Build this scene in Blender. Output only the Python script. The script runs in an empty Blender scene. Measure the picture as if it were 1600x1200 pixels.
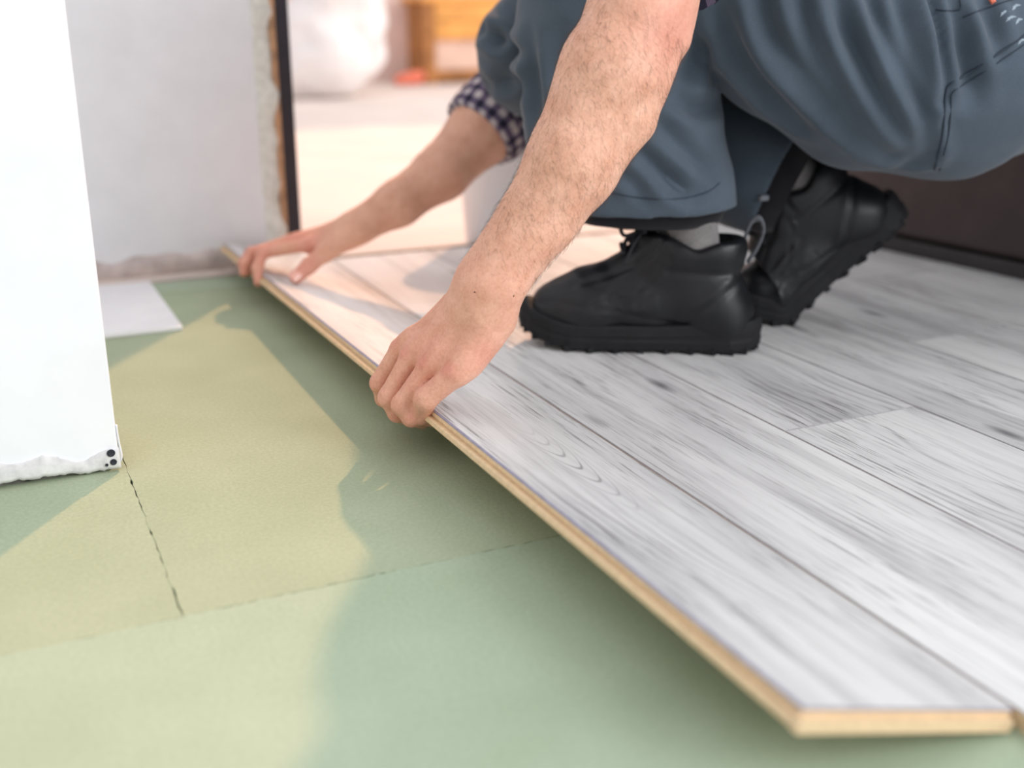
import bpy, bmesh, math, random
import numpy as np
from mathutils import Vector, Matrix, bvhtree

S = bpy.context.scene
COL = S.collection
random.seed(4)
RNG = np.random.default_rng(7)

# ------------------------------------------------------------------ camera
FPX = 1750.0                                   # focal length in pixels of a 1600 px wide frame
TH = math.atan2(582.0, FPX)                    # downward pitch
YAW = math.atan2(875.0, math.hypot(FPX, 582.0))  # yaw to the right of the plank direction (+y)
TOP = 0.014                                    # top of the laid laminate above the underlay
CAMP = np.array([0.0, 0.0, 0.43 + TOP])
FWD = np.array([math.sin(YAW) * math.cos(TH), math.cos(YAW) * math.cos(TH), -math.sin(TH)])
RGT = np.array([math.cos(YAW), -math.sin(YAW), 0.0])
UPV = np.cross(RGT, FWD)
cam = bpy.data.cameras.new('camera')
cam.sensor_width = 36.0
cam.lens = FPX / 1600.0 * 36.0
cam.clip_start = 0.02
cam.dof.use_dof = True
cam.dof.focus_distance = 1.15
cam.dof.aperture_fstop = 2.4
camo = bpy.data.objects.new('camera', cam)
COL.objects.link(camo)
camo.matrix_world = Matrix(((RGT[0], UPV[0], -FWD[0], CAMP[0]), (RGT[1], UPV[1], -FWD[1], CAMP[1]),
                            (RGT[2], UPV[2], -FWD[2], CAMP[2]), (0, 0, 0, 1)))
S.camera = camo


def at(px, py, d):
    """a surveyed point: photograph bearing and its measured distance"""
    return CAMP + d * (FWD + RGT * (px - 800) / FPX - UPV * (py - 600) / FPX)


def ground(px, py, z=0.0):
    r = FWD + RGT * (px - 800) / FPX - UPV * (py - 600) / FPX
    return CAMP + r * (z - CAMP[2]) / r[2]


# ------------------------------------------------------------------ light
W = bpy.data.worlds.new('world')
S.world = W
W.use_nodes = True
W.node_tree.nodes['Background'].inputs[0].default_value = (0.955, 0.965, 1.0, 1)
W.node_tree.nodes['Background'].inputs[1].default_value = 0.95

sun = bpy.data.lights.new('sun', 'SUN')
sun.energy = 2.6
sun.angle = math.radians(1.6)
sun.color = (1.0, 0.53, 0.29)
suno = bpy.data.objects.new('sun', sun)
COL.objects.link(suno)
SE = math.radians(34.5)
sd = Vector((-0.6 * math.cos(SE), -0.8 * math.cos(SE), -math.sin(SE)))
suno.rotation_euler = sd.to_track_quat('-Z', 'Y').to_euler()

fill = bpy.data.lights.new('side_fill_light', 'AREA')  # unseen soft fill added for camera-facing surfaces; no window is built here
fill.energy = 92
fill.size = 2.0
fill.color = (0.95, 0.97, 1.0)
fillo = bpy.data.objects.new('side_fill_light', fill)
COL.objects.link(fillo)
fillo.location = (2.3, -1.9, 1.7)
fillo.rotation_euler = (Vector((0.6, 1.4, 0.5)) - Vector(fillo.location)).to_track_quat('-Z', 'Y').to_euler()

far = bpy.data.lights.new('far_room_fill_light', 'AREA')  # unseen fill added to brighten the room beyond the doorway
far.energy = 75
far.size = 2.0
far.color = (1.0, 0.93, 0.87)
faro = bpy.data.objects.new('far_room_fill_light', far)
COL.objects.link(faro)
faro.location = (4.6, 4.6, 2.2)
faro.rotation_euler = (Vector((1.2, 4.6, 0.2)) - Vector(faro.location)).to_track_quat('-Z', 'Y').to_euler()

S.view_settings.view_transform = 'Standard'
S.view_settings.look = 'None'
S.view_settings.gamma = 1
S.view_settings.use_curve_mapping = False
S.view_settings.exposure = 0.05


# ------------------------------------------------------------------ materials
def lin(c):
    return tuple((x / 255 / 12.92 if x / 255 <= 0.04045 else ((x / 255 + 0.055) / 1.055) ** 2.4) for x in c) + (1,)


class NT:
    def __init__(s, name, rough=0.6, color=(200, 200, 200)):
        s.m = bpy.data.materials.new(name)
        s.m.use_nodes = True
        s.t = s.m.node_tree
        s.b = s.t.nodes['Principled BSDF']
        s.b.inputs['Roughness'].default_value = rough
        s.b.inputs['Base Color'].default_value = lin(color)

    def n(s, kind, **kw):
        x = s.t.nodes.new(kind)
        for k, v in kw.items():
            if k.startswith('i_'):
                key = k[2:].replace('_', ' ')
                x.inputs[key].default_value = v
            else:
                setattr(x, k, v)
        return x

    def l(s, a, ao, b, bi):
        s.t.links.new(a.outputs[ao], b.inputs[bi])

    def coords(s, scale=(1, 1, 1), kind='Object', rand=0.0):
        c = s.n('ShaderNodeTexCoord')
        m = s.n('ShaderNodeMapping')
        m.inputs['Scale'].default_value = scale
        s.l(c, kind, m, 'Vector')
        if rand:
            oi = s.n('ShaderNodeObjectInfo')
            k = s.n('ShaderNodeMath', operation='MULTIPLY')
            k.inputs[1].default_value = rand
            s.l(oi, 'Random', k, 0)
            s.l(k, 0, m, 'Location')
        return m

    def noise(s, co, scale, detail=4, rough=0.55, dist=0.0):
        x = s.n('ShaderNodeTexNoise')
        x.inputs['Scale'].default_value = scale
        x.inputs['Detail'].default_value = detail
        x.inputs['Roughness'].default_value = rough
        x.inputs['Distortion'].default_value = dist
        s.l(co, 0, x, 'Vector')
        return x

    def ramp(s, src, out, stops):
        r = s.n('ShaderNodeValToRGB')
        e = r.color_ramp.elements
        while len(e) < len(stops):
            e.new(0.5)
        for i, (p, c) in enumerate(stops):
            e[i].position = p
            e[i].color = c if len(c) == 4 else lin(c)
        s.l(src, out, r, 'Fac')
        return r

    def mix(s, fac, a, b, mode='MIX', f=None):
        x = s.n('ShaderNodeMix', data_type='RGBA', blend_type=mode)
        if fac is not None:
            s.t.links.new(fac, x.inputs[0])
        else:
            x.inputs[0].default_value = f
        for i, v in ((6, a), (7, b)):
            if isinstance(v, tuple):
                x.inputs[i].default_value = v if len(v) == 4 else lin(v)
            else:
                s.t.links.new(v, x.inputs[i])
        return x.outputs[2]

    def bump(s, h, strength=0.3, dist=0.001):
        b = s.n('ShaderNodeBump')
        b.inputs['Strength'].default_value = strength
        b.inputs['Distance'].default_value = dist
        s.t.links.new(h, b.inputs['Height'])
        s.t.links.new(b.outputs[0], s.b.inputs['Normal'])

    def base(s, o):
        s.t.links.new(o, s.b.inputs['Base Color'])


def plain(name, color, rough=0.6, var=0.12, scale=20, bump=0.0, spec=0.5):
    k = NT(name, rough, color)
    co = k.coords()
    n = k.noise(co, scale, 5)
    dark = tuple(max(0, c * (1 - var)) for c in color)
    lite = tuple(min(255, c * (1 + var * 0.5)) for c in color)
    r = k.ramp(n, 0, [(0.3, dark), (0.7, lite)])
    k.base(r.outputs[0])
    k.b.inputs['Specular IOR Level'].default_value = spec
    if bump:
        k.bump(n.outputs[0], bump, 0.002)
    return k.m


def wood_decor(arch=None):
    k = NT('grey_wood_decor', 0.42)
    R = 7.0
    big = k.noise(k.coords((5, 1.2, 1), rand=R), 1.6, 3, 0.5)
    patch = k.ramp(big, 0, [(0.28, (200, 199, 199)), (0.48, (229, 228, 227)), (0.72, (242, 241, 239))])
    # long streaks
    st = k.noise(k.coords((55, 2.2, 1), rand=R), 1.0, 6, 0.62, 0.4)
    streak = k.ramp(st, 0, [(0.28, (166, 164, 165)), (0.50, (240, 240, 239)), (0.75, (255, 255, 255))])
    c1 = k.mix(None, patch.outputs[0], streak.outputs[0], 'MULTIPLY', f=0.55)
    # warped growth rings, drawn as thin dark lines
    co = k.coords((1, 1, 1), rand=R)
    warp = k.noise(k.coords((4.5, 1.6, 1), rand=R), 1.0, 2, 0.4)
    sx = k.n('ShaderNodeSeparateXYZ')
    k.l(co, 0, sx, 0)
    a = k.n('ShaderNodeMath', operation='MULTIPLY'); a.inputs[1].default_value = 420.0
    k.l(sx, 'X', a, 0)
    b = k.n('ShaderNodeMath', operation='MULTIPLY'); b.inputs[1].default_value = 95.0
    k.l(warp, 0, b, 0)
    c = k.n('ShaderNodeMath', operation='ADD'); k.l(a, 0, c, 0); k.l(b, 0, c, 1)
    d = k.n('ShaderNodeMath', operation='SINE'); k.l(c, 0, d, 0)
    line = k.ramp(d, 0, [(0.62, (255, 255, 255)), (0.99, (172, 168, 169))])
    msk = k.noise(k.coords((6, 2.0, 1), rand=R), 1.0, 3)
    mk = k.ramp(msk, 0, [(0.50, (0, 0, 0)), (0.70, (255, 255, 255))])
    c2 = k.mix(None, c1, line.outputs[0], 'MULTIPLY', f=0.0)
    x = c2.node
    k.t.links.new(mk.outputs[0], x.inputs[0])
    # fine pores
    po = k.noise(k.coords((420, 11, 1), rand=R), 1.0, 3, 0.65)
    pore = k.ramp(po, 0, [(0.37, (112, 108, 110)), (0.46, (255, 255, 255))])
    c3 = k.mix(None, c2, pore.outputs[0], 'MULTIPLY', f=0.0)
    pm = k.noise(k.coords((9, 2.5, 1), rand=R), 1.0, 3)
    pk = k.ramp(pm, 0, [(0.38, (25, 25, 25)), (0.62, (235, 235, 235))])
    k.t.links.new(pk.outputs[0], c3.node.inputs[0])
    if arch:
        # nested cathedral arches in the figure of the wood
        ax_, ay_, cv, sp, w0, w1 = arch
        cc = k.coords()
        ss = k.n('ShaderNodeSeparateXYZ')
        k.l(cc, 0, ss, 0)
        wn = k.noise(k.coords((30, 12, 1)), 1.0, 2)

        def mt(op, p, q=None):
            m_ = k.n('ShaderNodeMath', operation=op)
            for i_, v_ in ((0, p), (1, q)):
                if v_ is None:
                    continue
                if isinstance(v_, (int, float)):
                    m_.inputs[i_].default_value = v_
                else:
                    k.t.links.new(v_, m_.inputs[i_])
            return m_.outputs[0]
        dx_ = mt('SUBTRACT', ss.outputs['X'], ax_)
        dy_ = mt('SUBTRACT', ss.outputs['Y'], ay_)
        d2_ = mt('MULTIPLY', dx_, dx_)
        q_ = mt('SUBTRACT', dy_, mt('MULTIPLY', d2_, cv))
        q_ = mt('ADD', q_, mt('MULTIPLY', wn.outputs[0], 0.012))
        sn = mt('SINE', mt('MULTIPLY', q_, 6.2832 / sp))
        rl = k.n('ShaderNodeValToRGB')
        rl.color_ramp.elements[0].position = 0.72
        rl.color_ramp.elements[0].color = (0, 0, 0, 1)
        rl.color_ramp.elements[1].position = 1.0
        rl.color_ramp.elements[1].color = (1, 1, 1, 1)
        k.t.links.new(sn, rl.inputs[0])
        e1 = mt('MULTIPLY', d2_, -1.0 / (w0 * w0))
        e2 = mt('MULTIPLY', mt('MULTIPLY', dy_, dy_), -1.0 / (w1 * w1))
        ms = mt('POWER', 2.718, mt('ADD', e1, e2))
        fm_ = mt('MULTIPLY', mt('MULTIPLY', rl.outputs[0], ms), 0.75)
        c3 = k.mix(fm_, c3, (132, 128, 131), 'MIX')
    # knots
    v = k.n('ShaderNodeTexVoronoi', feature='F1')
    v.inputs['Scale'].default_value = 1.0
    kw = k.coords((11, 3.2, 1), rand=R)
    k.l(kw, 0, v, 'Vector')
    kn = k.ramp(v, 'Distance', [(0.02, (120, 118, 124)), (0.075, (205, 205, 207)), (0.12, (255, 255, 255))])
    c4 = k.mix(None, c3, kn.outputs[0], 'MULTIPLY', f=0.8)
    k.base(c4)
    rr = k.ramp(st, 0, [(0.3, (150, 150, 150)), (0.7, (160, 160, 160))])
    k.t.links.new(rr.outputs[0], k.b.inputs['Roughness'])
    k.bump(po.outputs[0], 0.25, 0.0004)
    return k.m


def fibre_green(name, base, hi):
    k = NT(name, 0.9)
    co = k.coords()
    n1 = k.noise(co, 260, 4, 0.7)
    n2 = k.noise(co, 5, 3)
    a = k.ramp(n2, 0, [(0.3, base), (0.7, hi)])
    b = k.ramp(n1, 0, [(0.25, (205, 205, 200)), (0.75, (255, 255, 255))])
    c = k.mix(None, a.outputs[0], b.outputs[0], 'MULTIPLY', f=0.6)
    v = k.n('ShaderNodeTexVoronoi', feature='F1')
    v.inputs['Scale'].default_value = 7.0
    v.inputs['Randomness'].default_value = 1.0
    k.l(k.coords(), 0, v, 'Vector')
    sp = k.ramp(v, 'Distance', [(0.018, (92, 112, 88)), (0.032, (255, 255, 255))])
    c = k.mix(None, c, sp.outputs[0], 'MULTIPLY', f=0.7)
    k.base(c)
    k.b.inputs['Specular IOR Level'].default_value = 0.2
    k.bump(n1.outputs[0], 0.35, 0.0012)
    return k.m


def skin_mat():
    k = NT('skin', 0.48)
    co = k.coords()
    n1 = k.noise(co, 45, 4)
    n2 = k.noise(co, 300, 5, 0.7)
    vc = k.n('ShaderNodeVertexColor', layer_name='tone')
    a = k.ramp(n1, 0, [(0.3, (222, 166, 138)), (0.7, (238, 188, 162))])
    c = k.mix(None, a.outputs[0], (222, 132, 122), 'MIX', f=0.0)
    sp = k.n('ShaderNodeSeparateColor')
    k.l(vc, 0, sp, 0)
    k.t.links.new(sp.outputs[0], c.node.inputs[0])
    f = k.ramp(n2, 0, [(0.3, (222, 205, 198)), (0.6, (255, 255, 255))])
    c = k.mix(None, c, f.outputs[0], 'MULTIPLY', f=0.5)
    k.base(c)
    k.b.inputs['Subsurface Weight'].default_value = 0.12
    k.b.inputs['Subsurface Radius'].default_value = (0.006, 0.0025, 0.0015)
    k.b.inputs['Specular IOR Level'].default_value = 0.35
    k.bump(n2.outputs[0], 0.5, 0.0010)
    return k.m


def cloth_mat(name, c0, c1, weave=900, rough=0.85):
    k = NT(name, rough)
    co = k.coords()
    n1 = k.noise(co, 9, 4)
    a = k.ramp(n1, 0, [(0.3, c0), (0.7, c1)])
    n2 = k.noise(co, weave, 2)
    b = k.ramp(n2, 0, [(0.3, (215, 215, 215)), (0.7, (255, 255, 255))])
    k.base(k.mix(None, a.outputs[0], b.outputs[0], 'MULTIPLY', f=0.7))
    k.b.inputs['Specular IOR Level'].default_value = 0.2
    k.b.inputs['Sheen Weight'].default_value = 0.15
    k.bump(n2.outputs[0], 0.2, 0.0005)
    return k.m


def plaid_mat():
    k = NT('gingham_cloth', 0.9)
    uv = k.n('ShaderNodeTexCoord')
    sp = k.n('ShaderNodeSeparateXYZ')
    k.l(uv, 'UV', sp, 0)
    outs = []
    for ax in ('X', 'Y'):
        m = k.n('ShaderNodeMath', operation='FRACT')
        k.l(sp, ax, m, 0)
        g = k.n('ShaderNodeMath', operation='GREATER_THAN'); g.inputs[1].default_value = 0.5
        k.l(m, 0, g, 0)
        outs.append(g)
    ad = k.n('ShaderNodeMath', operation='ADD'); k.l(outs[0], 0, ad, 0); k.l(outs[1], 0, ad, 1)
    hf = k.n('ShaderNodeMath', operation='MULTIPLY'); hf.inputs[1].default_value = 0.5
    k.l(ad, 0, hf, 0)
    r = k.ramp(hf, 0, [(0.0, (206, 196, 196)), (0.5, (104, 92, 118)), (1.0, (28, 28, 52))])
    n = k.noise(k.coords(), 500, 2)
    b = k.ramp(n, 0, [(0.3, (215, 215, 215)), (0.7, (255, 255, 255))])
    k.base(k.mix(None, r.outputs[0], b.outputs[0], 'MULTIPLY', f=0.6))
    return k.m


ARCHX, ARCHY = 0.085, 0.42                      # centre of the arched figure on the raised plank, from its near free corner
M = {
    'decor': wood_decor(),
    'decor_raised': wood_decor((ARCHX, ARCHY, 150.0, 0.034, 0.026, 0.085)),
    'core': plain('fibreboard_core', (226, 198, 160), 0.75, 0.06, 160, 0.1, 0.2),
    'bevel': plain('decor_edge', (158, 155, 156), 0.5, 0.1, 80),
    'bevel_raised': plain('decor_edge_lens_fringe', (150, 148, 168), 0.4, 0.1, 80),  # purple of the lens colour fringe is put into this edge colour
    'green': fibre_green('green_underlay', (168, 180, 151), (182, 193, 165)),
    'green2': fibre_green('pale_green_underlay', (172, 188, 161), (186, 201, 177)),
    'slab': plain('screed', (96, 110, 92), 0.95, 0.2, 30, 0.3),
    'wall': plain('white_paint', (240, 241, 245), 0.75, 0.02, 12, 0.03, 0.2),
    'plaster': plain('rough_plaster', (226, 224, 224), 0.9, 0.10, 60, 0.6, 0.2),
    'stain': plain('stained_plaster', (212, 200, 196), 0.9, 0.14, 25, 0.4, 0.2),
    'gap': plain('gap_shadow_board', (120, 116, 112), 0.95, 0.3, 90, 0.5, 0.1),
    'hole': plain('hole_shade', (38, 40, 52), 0.6, 0.2, 60),
    'foam': plain('expanding_foam', (232, 232, 224), 0.9, 0.08, 70, 0.6),
    'frame': plain('dark_frame_paint', (48, 44, 52), 0.5, 0.1, 30),
    'frame_wood': plain('raw_frame_wood', (196, 152, 116), 0.8, 0.2, 40),
    'tile': plain('white_board', (236, 235, 236), 0.5, 0.02, 20),
    'farfloor': plain('pale_screed', (228, 214, 206), 0.8, 0.05, 3),
    'farwall': plain('pink_plaster', (232, 208, 200), 0.85, 0.05, 2),
    'sheet': plain('white_sheeting', (240, 238, 238), 0.6, 0.04, 5),
    'orange': plain('orange_wood', (236, 170, 88), 0.5, 0.15, 6),
    'threshold': plain('threshold_brown', (118, 98, 82), 0.7, 0.15, 30),
    'brown': plain('brown_wood', (176, 120, 66), 0.6, 0.2, 10),
    'pinkpanel': plain('pale_panel', (232, 200, 182), 0.6, 0.06, 6),
    'red': plain('orange_red_plastic', (240, 128, 100), 0.5, 0.08, 10),
    'bucket': plain('white_plastic', (246, 247, 250), 0.35, 0.02, 10),
    'darkwood': plain('dark_brown_wood', (58, 46, 46), 0.45, 0.15, 14),
    'plinth': plain('plinth_black_brown', (52, 48, 50), 0.6, 0.15, 14),
    'skin': skin_mat(),
    'hair': plain('arm_hair_brown', (86, 58, 42), 0.6, 0.2, 200),
    'nail': plain('nail', (238, 176, 158), 0.18, 0.04, 60, 0, 0.7),
    'trousers': cloth_mat('slate_workwear', (70, 81, 92), (83, 95, 107)),
    'stitch': plain('dark_stitching', (44, 54, 66), 0.9, 0.1, 300),
    'lining': cloth_mat('black_lining', (20, 19, 24), (30, 29, 34)),
    'plaid': plaid_mat(),
    'sock': cloth_mat('grey_melange_knit', (92, 88, 88), (158, 154, 152), 420),
    'leather': plain('black_leather', (16, 17, 21), 0.43, 0.25, 40, 0.12, 0.42),
    'leather2': plain('black_leather_smooth', (24, 25, 31), 0.36, 0.2, 30, 0.08, 0.5),
    'rubber': plain('black_rubber', (24, 24, 26), 0.7, 0.2, 60, 0.15, 0.3),
    'lace': plain('black_lace', (27, 27, 33), 0.8, 0.2, 300, 0.3),
    'webbing': plain('grey_webbing', (84, 86, 92), 0.8, 0.2, 200, 0.3),
    'metal': plain('grey_metal', (120, 124, 132), 0.35, 0.1, 50),
    'hairhead': plain('dark_hair', (48, 36, 28), 0.6, 0.3, 150, 0.5),
    'paint': plain('white_paint_smear', (150, 164, 174), 0.8, 0.1, 80),
}


# ------------------------------------------------------------------ object helpers
def origin_of(o):
    v = Vector((0, 0, 0))
    while o is not None:
        v = v + o.location
        o = o.parent
    return v


def link(o, parent=None, label=None, cat=None, group=None, kind=None):
    COL.objects.link(o)
    if parent is not None:
        o.parent = parent
    for k, v in (('label', label), ('category', cat), ('group', group), ('kind', kind)):
        if v:
            o[k] = v
    return o


def empty(name, loc, label=None, cat=None, kind=None, group=None):
    o = bpy.data.objects.new(name, None)
    o.empty_display_size = 0.05
    o.location = loc
    return link(o, None, label, cat, group, kind)


def mesh(name, V, Fc, mats, parent=None, loc=None, smooth=False, fm=None, uv=None, **tags):
    """vertices are in world space; the object's own origin is at loc (world)"""
    V = np.asarray(V, float)
    po = origin_of(parent) if parent is not None else Vector((0, 0, 0))
    wl = Vector(loc) if loc is not None else po
    me = bpy.data.meshes.new(name)
    me.from_pydata((V - np.array(wl)).tolist(), [], [list(map(int, f)) for f in Fc] if not isinstance(Fc, np.ndarray) else Fc.tolist())
    if not isinstance(mats, (list, tuple)):
        mats = [mats]
    for m in mats:
        me.materials.append(M[m])
    if fm is not None:
        me.polygons.foreach_set('material_index', list(fm))
    if smooth:
        me.polygons.foreach_set('use_smooth', [True] * len(me.polygons))
    if uv is not None:
        ul = me.uv_layers.new(name='UVMap')
        li = np.zeros(len(me.loops), np.int32)
        me.loops.foreach_get('vertex_index', li)
        if callable(uv):
            data = uv(me)
        else:
            data = np.asarray(uv, np.float32)[li]
        ul.data.foreach_set('uv', np.asarray(data, np.float32).ravel())
    me.update()
    o = bpy.data.objects.new(name, me)
    o.location = wl - po
    return link(o, parent, **tags)


def box_vf(lo, hi):
    x0, y0, z0 = lo
    x1, y1, z1 = hi
    V = [(x0, y0, z0), (x1, y0, z0), (x1, y1, z0), (x0, y1, z0), (x0, y0, z1), (x1, y0, z1), (x1, y1, z1), (x0, y1, z1)]
    F = [(0, 3, 2, 1), (4, 5, 6, 7), (0, 1, 5, 4), (1, 2, 6, 5), (2, 3, 7, 6), (3, 0, 4, 7)]
    return V, F


def bevel_box(lo, hi, r):
    bm = bmesh.new()
    V, F = box_vf(lo, hi)
    vs = [bm.verts.new(v) for v in V]
    for f in F:
        bm.faces.new([vs[i] for i in f])
    bmesh.ops.bevel(bm, geom=list(bm.edges), offset=r, segments=2, affect='EDGES', profile=0.5)
    bm.verts.ensure_lookup_table()
    bm.verts.index_update()
    out = [tuple(v.co) for v in bm.verts], [[v.index for v in f.verts] for f in bm.faces]
    bm.free()
    return out


def join(parts):
    V, F = [], []
    for v, f in parts:
        o = len(V)
        V += [tuple(p) for p in v]
        F += [[i + o for i in q] for q in f]
    return V, F


def unit(v):
    v = np.asarray(v, float)
    return v / (np.linalg.norm(v) + 1e-12)


def resample(P, n):
    """smooth (Catmull-Rom) resampling of a polyline"""
    P = np.asarray(P, float)
    if len(P) < 3:
        t = np.linspace(0, 1, n)[:, None]
        return P[0] * (1 - t) + P[-1] * t
    Q = np.vstack([2 * P[0] - P[1], P, 2 * P[-1] - P[-2]])
    out = []
    for s in np.linspace(0, len(P) - 1 - 1e-9, n):
        i = int(s)
        t = s - i
        a, b, c, d = Q[i], Q[i + 1], Q[i + 2], Q[i + 3]
        out.append(0.5 * ((2 * b) + (c - a) * t + (2 * a - 5 * b + 4 * c - d) * t * t + (3 * b - a - 3 * c + d) * t ** 3))
    return np.array(out)


def tube_vf(P, r, ns=8, cap=True, flat=None, closed=False):
    """round tube along a polyline; r scalar or per point; flat=(normal, factor) flattens it"""
    P = np.asarray(P, float)
    n = len(P)
    r = np.full(n, r, float) if np.isscalar(r) else np.asarray(r, float)
    T = np.gradient(P, axis=0)
    V = []
    up = np.array([0.0, 0, 1]) if abs(unit(T[0])[2]) < 0.9 else np.array([1.0, 0, 0])
    u = unit(np.cross(up, T[0]))
    for i in range(n):
        t = unit(T[i])
        u = unit(u - t * (u @ t))
        w = np.cross(t, u)
        for k in range(ns):
            a = 2 * math.pi * k / ns
            off = r[i] * (math.cos(a) * u + math.sin(a) * w)
            if flat is not None:
                fn, ff = flat
                off = off - fn * (off @ fn) * (1 - ff)
            V.append(P[i] + off)
    F = []
    for i in range(n - 1):
        for k in range(ns):
            k2 = (k + 1) % ns
            F.append((i * ns + k, i * ns + k2, (i + 1) * ns + k2, (i + 1) * ns + k))
    if cap and not closed:
        F.append(tuple(range(ns - 1, -1, -1)))
        F.append(tuple((n - 1) * ns + k for k in range(ns)))
    return V, F


def ball_vf(c, r, nu=10, nv=7, sc=(1, 1, 1)):
    V, F = [], []
    c = np.asarray(c, float)
    for j in range(1, nv):
        a = math.pi * j / nv
        for i in range(nu):
            b = 2 * math.pi * i / nu
            V.append(c + r * np.array([math.sin(a) * math.cos(b) * sc[0], math.sin(a) * math.sin(b) * sc[1], math.cos(a) * sc[2]]))
    t = len(V)
    V.append(c + np.array([0, 0, r * sc[2]]))
    V.append(c - np.array([0, 0, r * sc[2]]))
    for j in range(nv - 2):
        for i in range(nu):
            i2 = (i + 1) % nu
            F.append((j * nu + i, (j + 1) * nu + i, (j + 1) * nu + i2, j * nu + i2))
    for i in range(nu):
        i2 = (i + 1) % nu
        F.append((t, i, i2))
        F.append((t + 1, (nv - 2) * nu + i2, (nv - 2) * nu + i))
    return V, F


# ------------------------------------------------------------------ signed-distance modelling
class Cone:
    """tapered capsule, optionally flattened along a direction"""
    def __init__(s, a, b, ra, rb=None, n=None, f=1.0):
        s.a = np.asarray(a, float)
        s.b = np.asarray(b, float)
        s.ra = ra
        s.rb = ra if rb is None else rb
        s.n = None if n is None else unit(n)
        s.f = f
        s.ab = s.b - s.a
        s.L2 = max(float(s.ab @ s.ab), 1e-12)

    def leaves(s):
        return [s]

    def d(s, P):
        x, y, z = P[:, 0] - s.a[0], P[:, 1] - s.a[1], P[:, 2] - s.a[2]
        a, b, c = s.ab
        t = (x * a + y * b + z * c) / s.L2
        np.clip(t, 0, 1, out=t)
        x -= t * a
        y -= t * b
        z -= t * c
        if s.n is not None:
            k = (x * s.n[0] + y * s.n[1] + z * s.n[2]) * (s.f - 1)
            x += k * s.n[0]
            y += k * s.n[1]
            z += k * s.n[2]
        r = np.sqrt(x * x + y * y + z * z)
        t *= (s.rb - s.ra)
        t += s.ra
        r -= t
        return r


def smin(a, b, k):
    if k <= 0:
        return np.minimum(a, b)
    h = np.clip(k - np.abs(a - b), 0, None) / k
    return np.minimum(a, b) - h * h * k * 0.25


CULL = False                                   # on while P is one box-shaped block of grid points


class U:
    """smooth union of nodes; far children are skipped for a block of points"""
    def __init__(s, kids, k):
        s.kids = kids
        s.k = k
        lv = [q.leaves() for q in kids]
        s.st = np.cumsum([0] + [len(q) for q in lv])[:-1]
        s.lv = [c for q in lv for c in q]
        s.A = np.array([c.a for c in s.lv])
        s.AB = np.array([c.ab for c in s.lv])
        s.L2 = np.array([c.L2 for c in s.lv])
        s.RA = np.array([c.ra for c in s.lv])
        s.DR = np.array([c.rb - c.ra for c in s.lv])

    def leaves(s):
        return s.lv

    def bound(s, c):
        q = c - s.A
        t = np.clip((q * s.AB).sum(1) / s.L2, 0, 1)
        q = q - t[:, None] * s.AB
        return np.minimum.reduceat(np.sqrt((q * q).sum(1)) - s.RA - s.DR * t, s.st)

    def d(s, P):
        if CULL:
            dc = s.bound((P[0] + P[-1]) / 2)
            lim = dc.min() + 1.15 * np.linalg.norm(P[-1] - P[0]) + 2 * s.k
        out = None
        for i, q in enumerate(s.kids):
            if not CULL or dc[i] <= lim:
                e = q.d(P)
                out = e if out is None else smin(out, e, s.k)
        return out


class Hand(U):
    """digits blend into the palm but keep the creases between each other"""
    def __init__(s, palm, digits, k, kc):
        s.palm = palm
        s.dig = [U(f, k) for f in digits]
        s.kk = k
        s.kc = kc
        U.__init__(s, [palm] + s.dig, k)

    def d(s, P):
        dp = s.palm.d(P)
        dc = s.bound((P[0] + P[-1]) / 2)
        lim = dc.min() + 1.15 * np.linalg.norm(P[-1] - P[0]) + 2 * s.kk
        out = dp
        for i, f in enumerate(s.dig):
            if not CULL or dc[i + 1] <= lim:
                out = smin(out, smin(dp, f.d(P), s.kk), s.kc)
        return out


class Fn:
    def __init__(s, node, fn):
        s.node = node
        s.fn = fn

    def leaves(s):
        return s.node.leaves()

    def d(s, P):
        return s.fn(P, s.node.d(P))


def chain(P, R, n=None, f=1.0):
    return [Cone(P[i], P[i + 1], R[i], R[i + 1], n, f) for i in range(len(P) - 1)]


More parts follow.
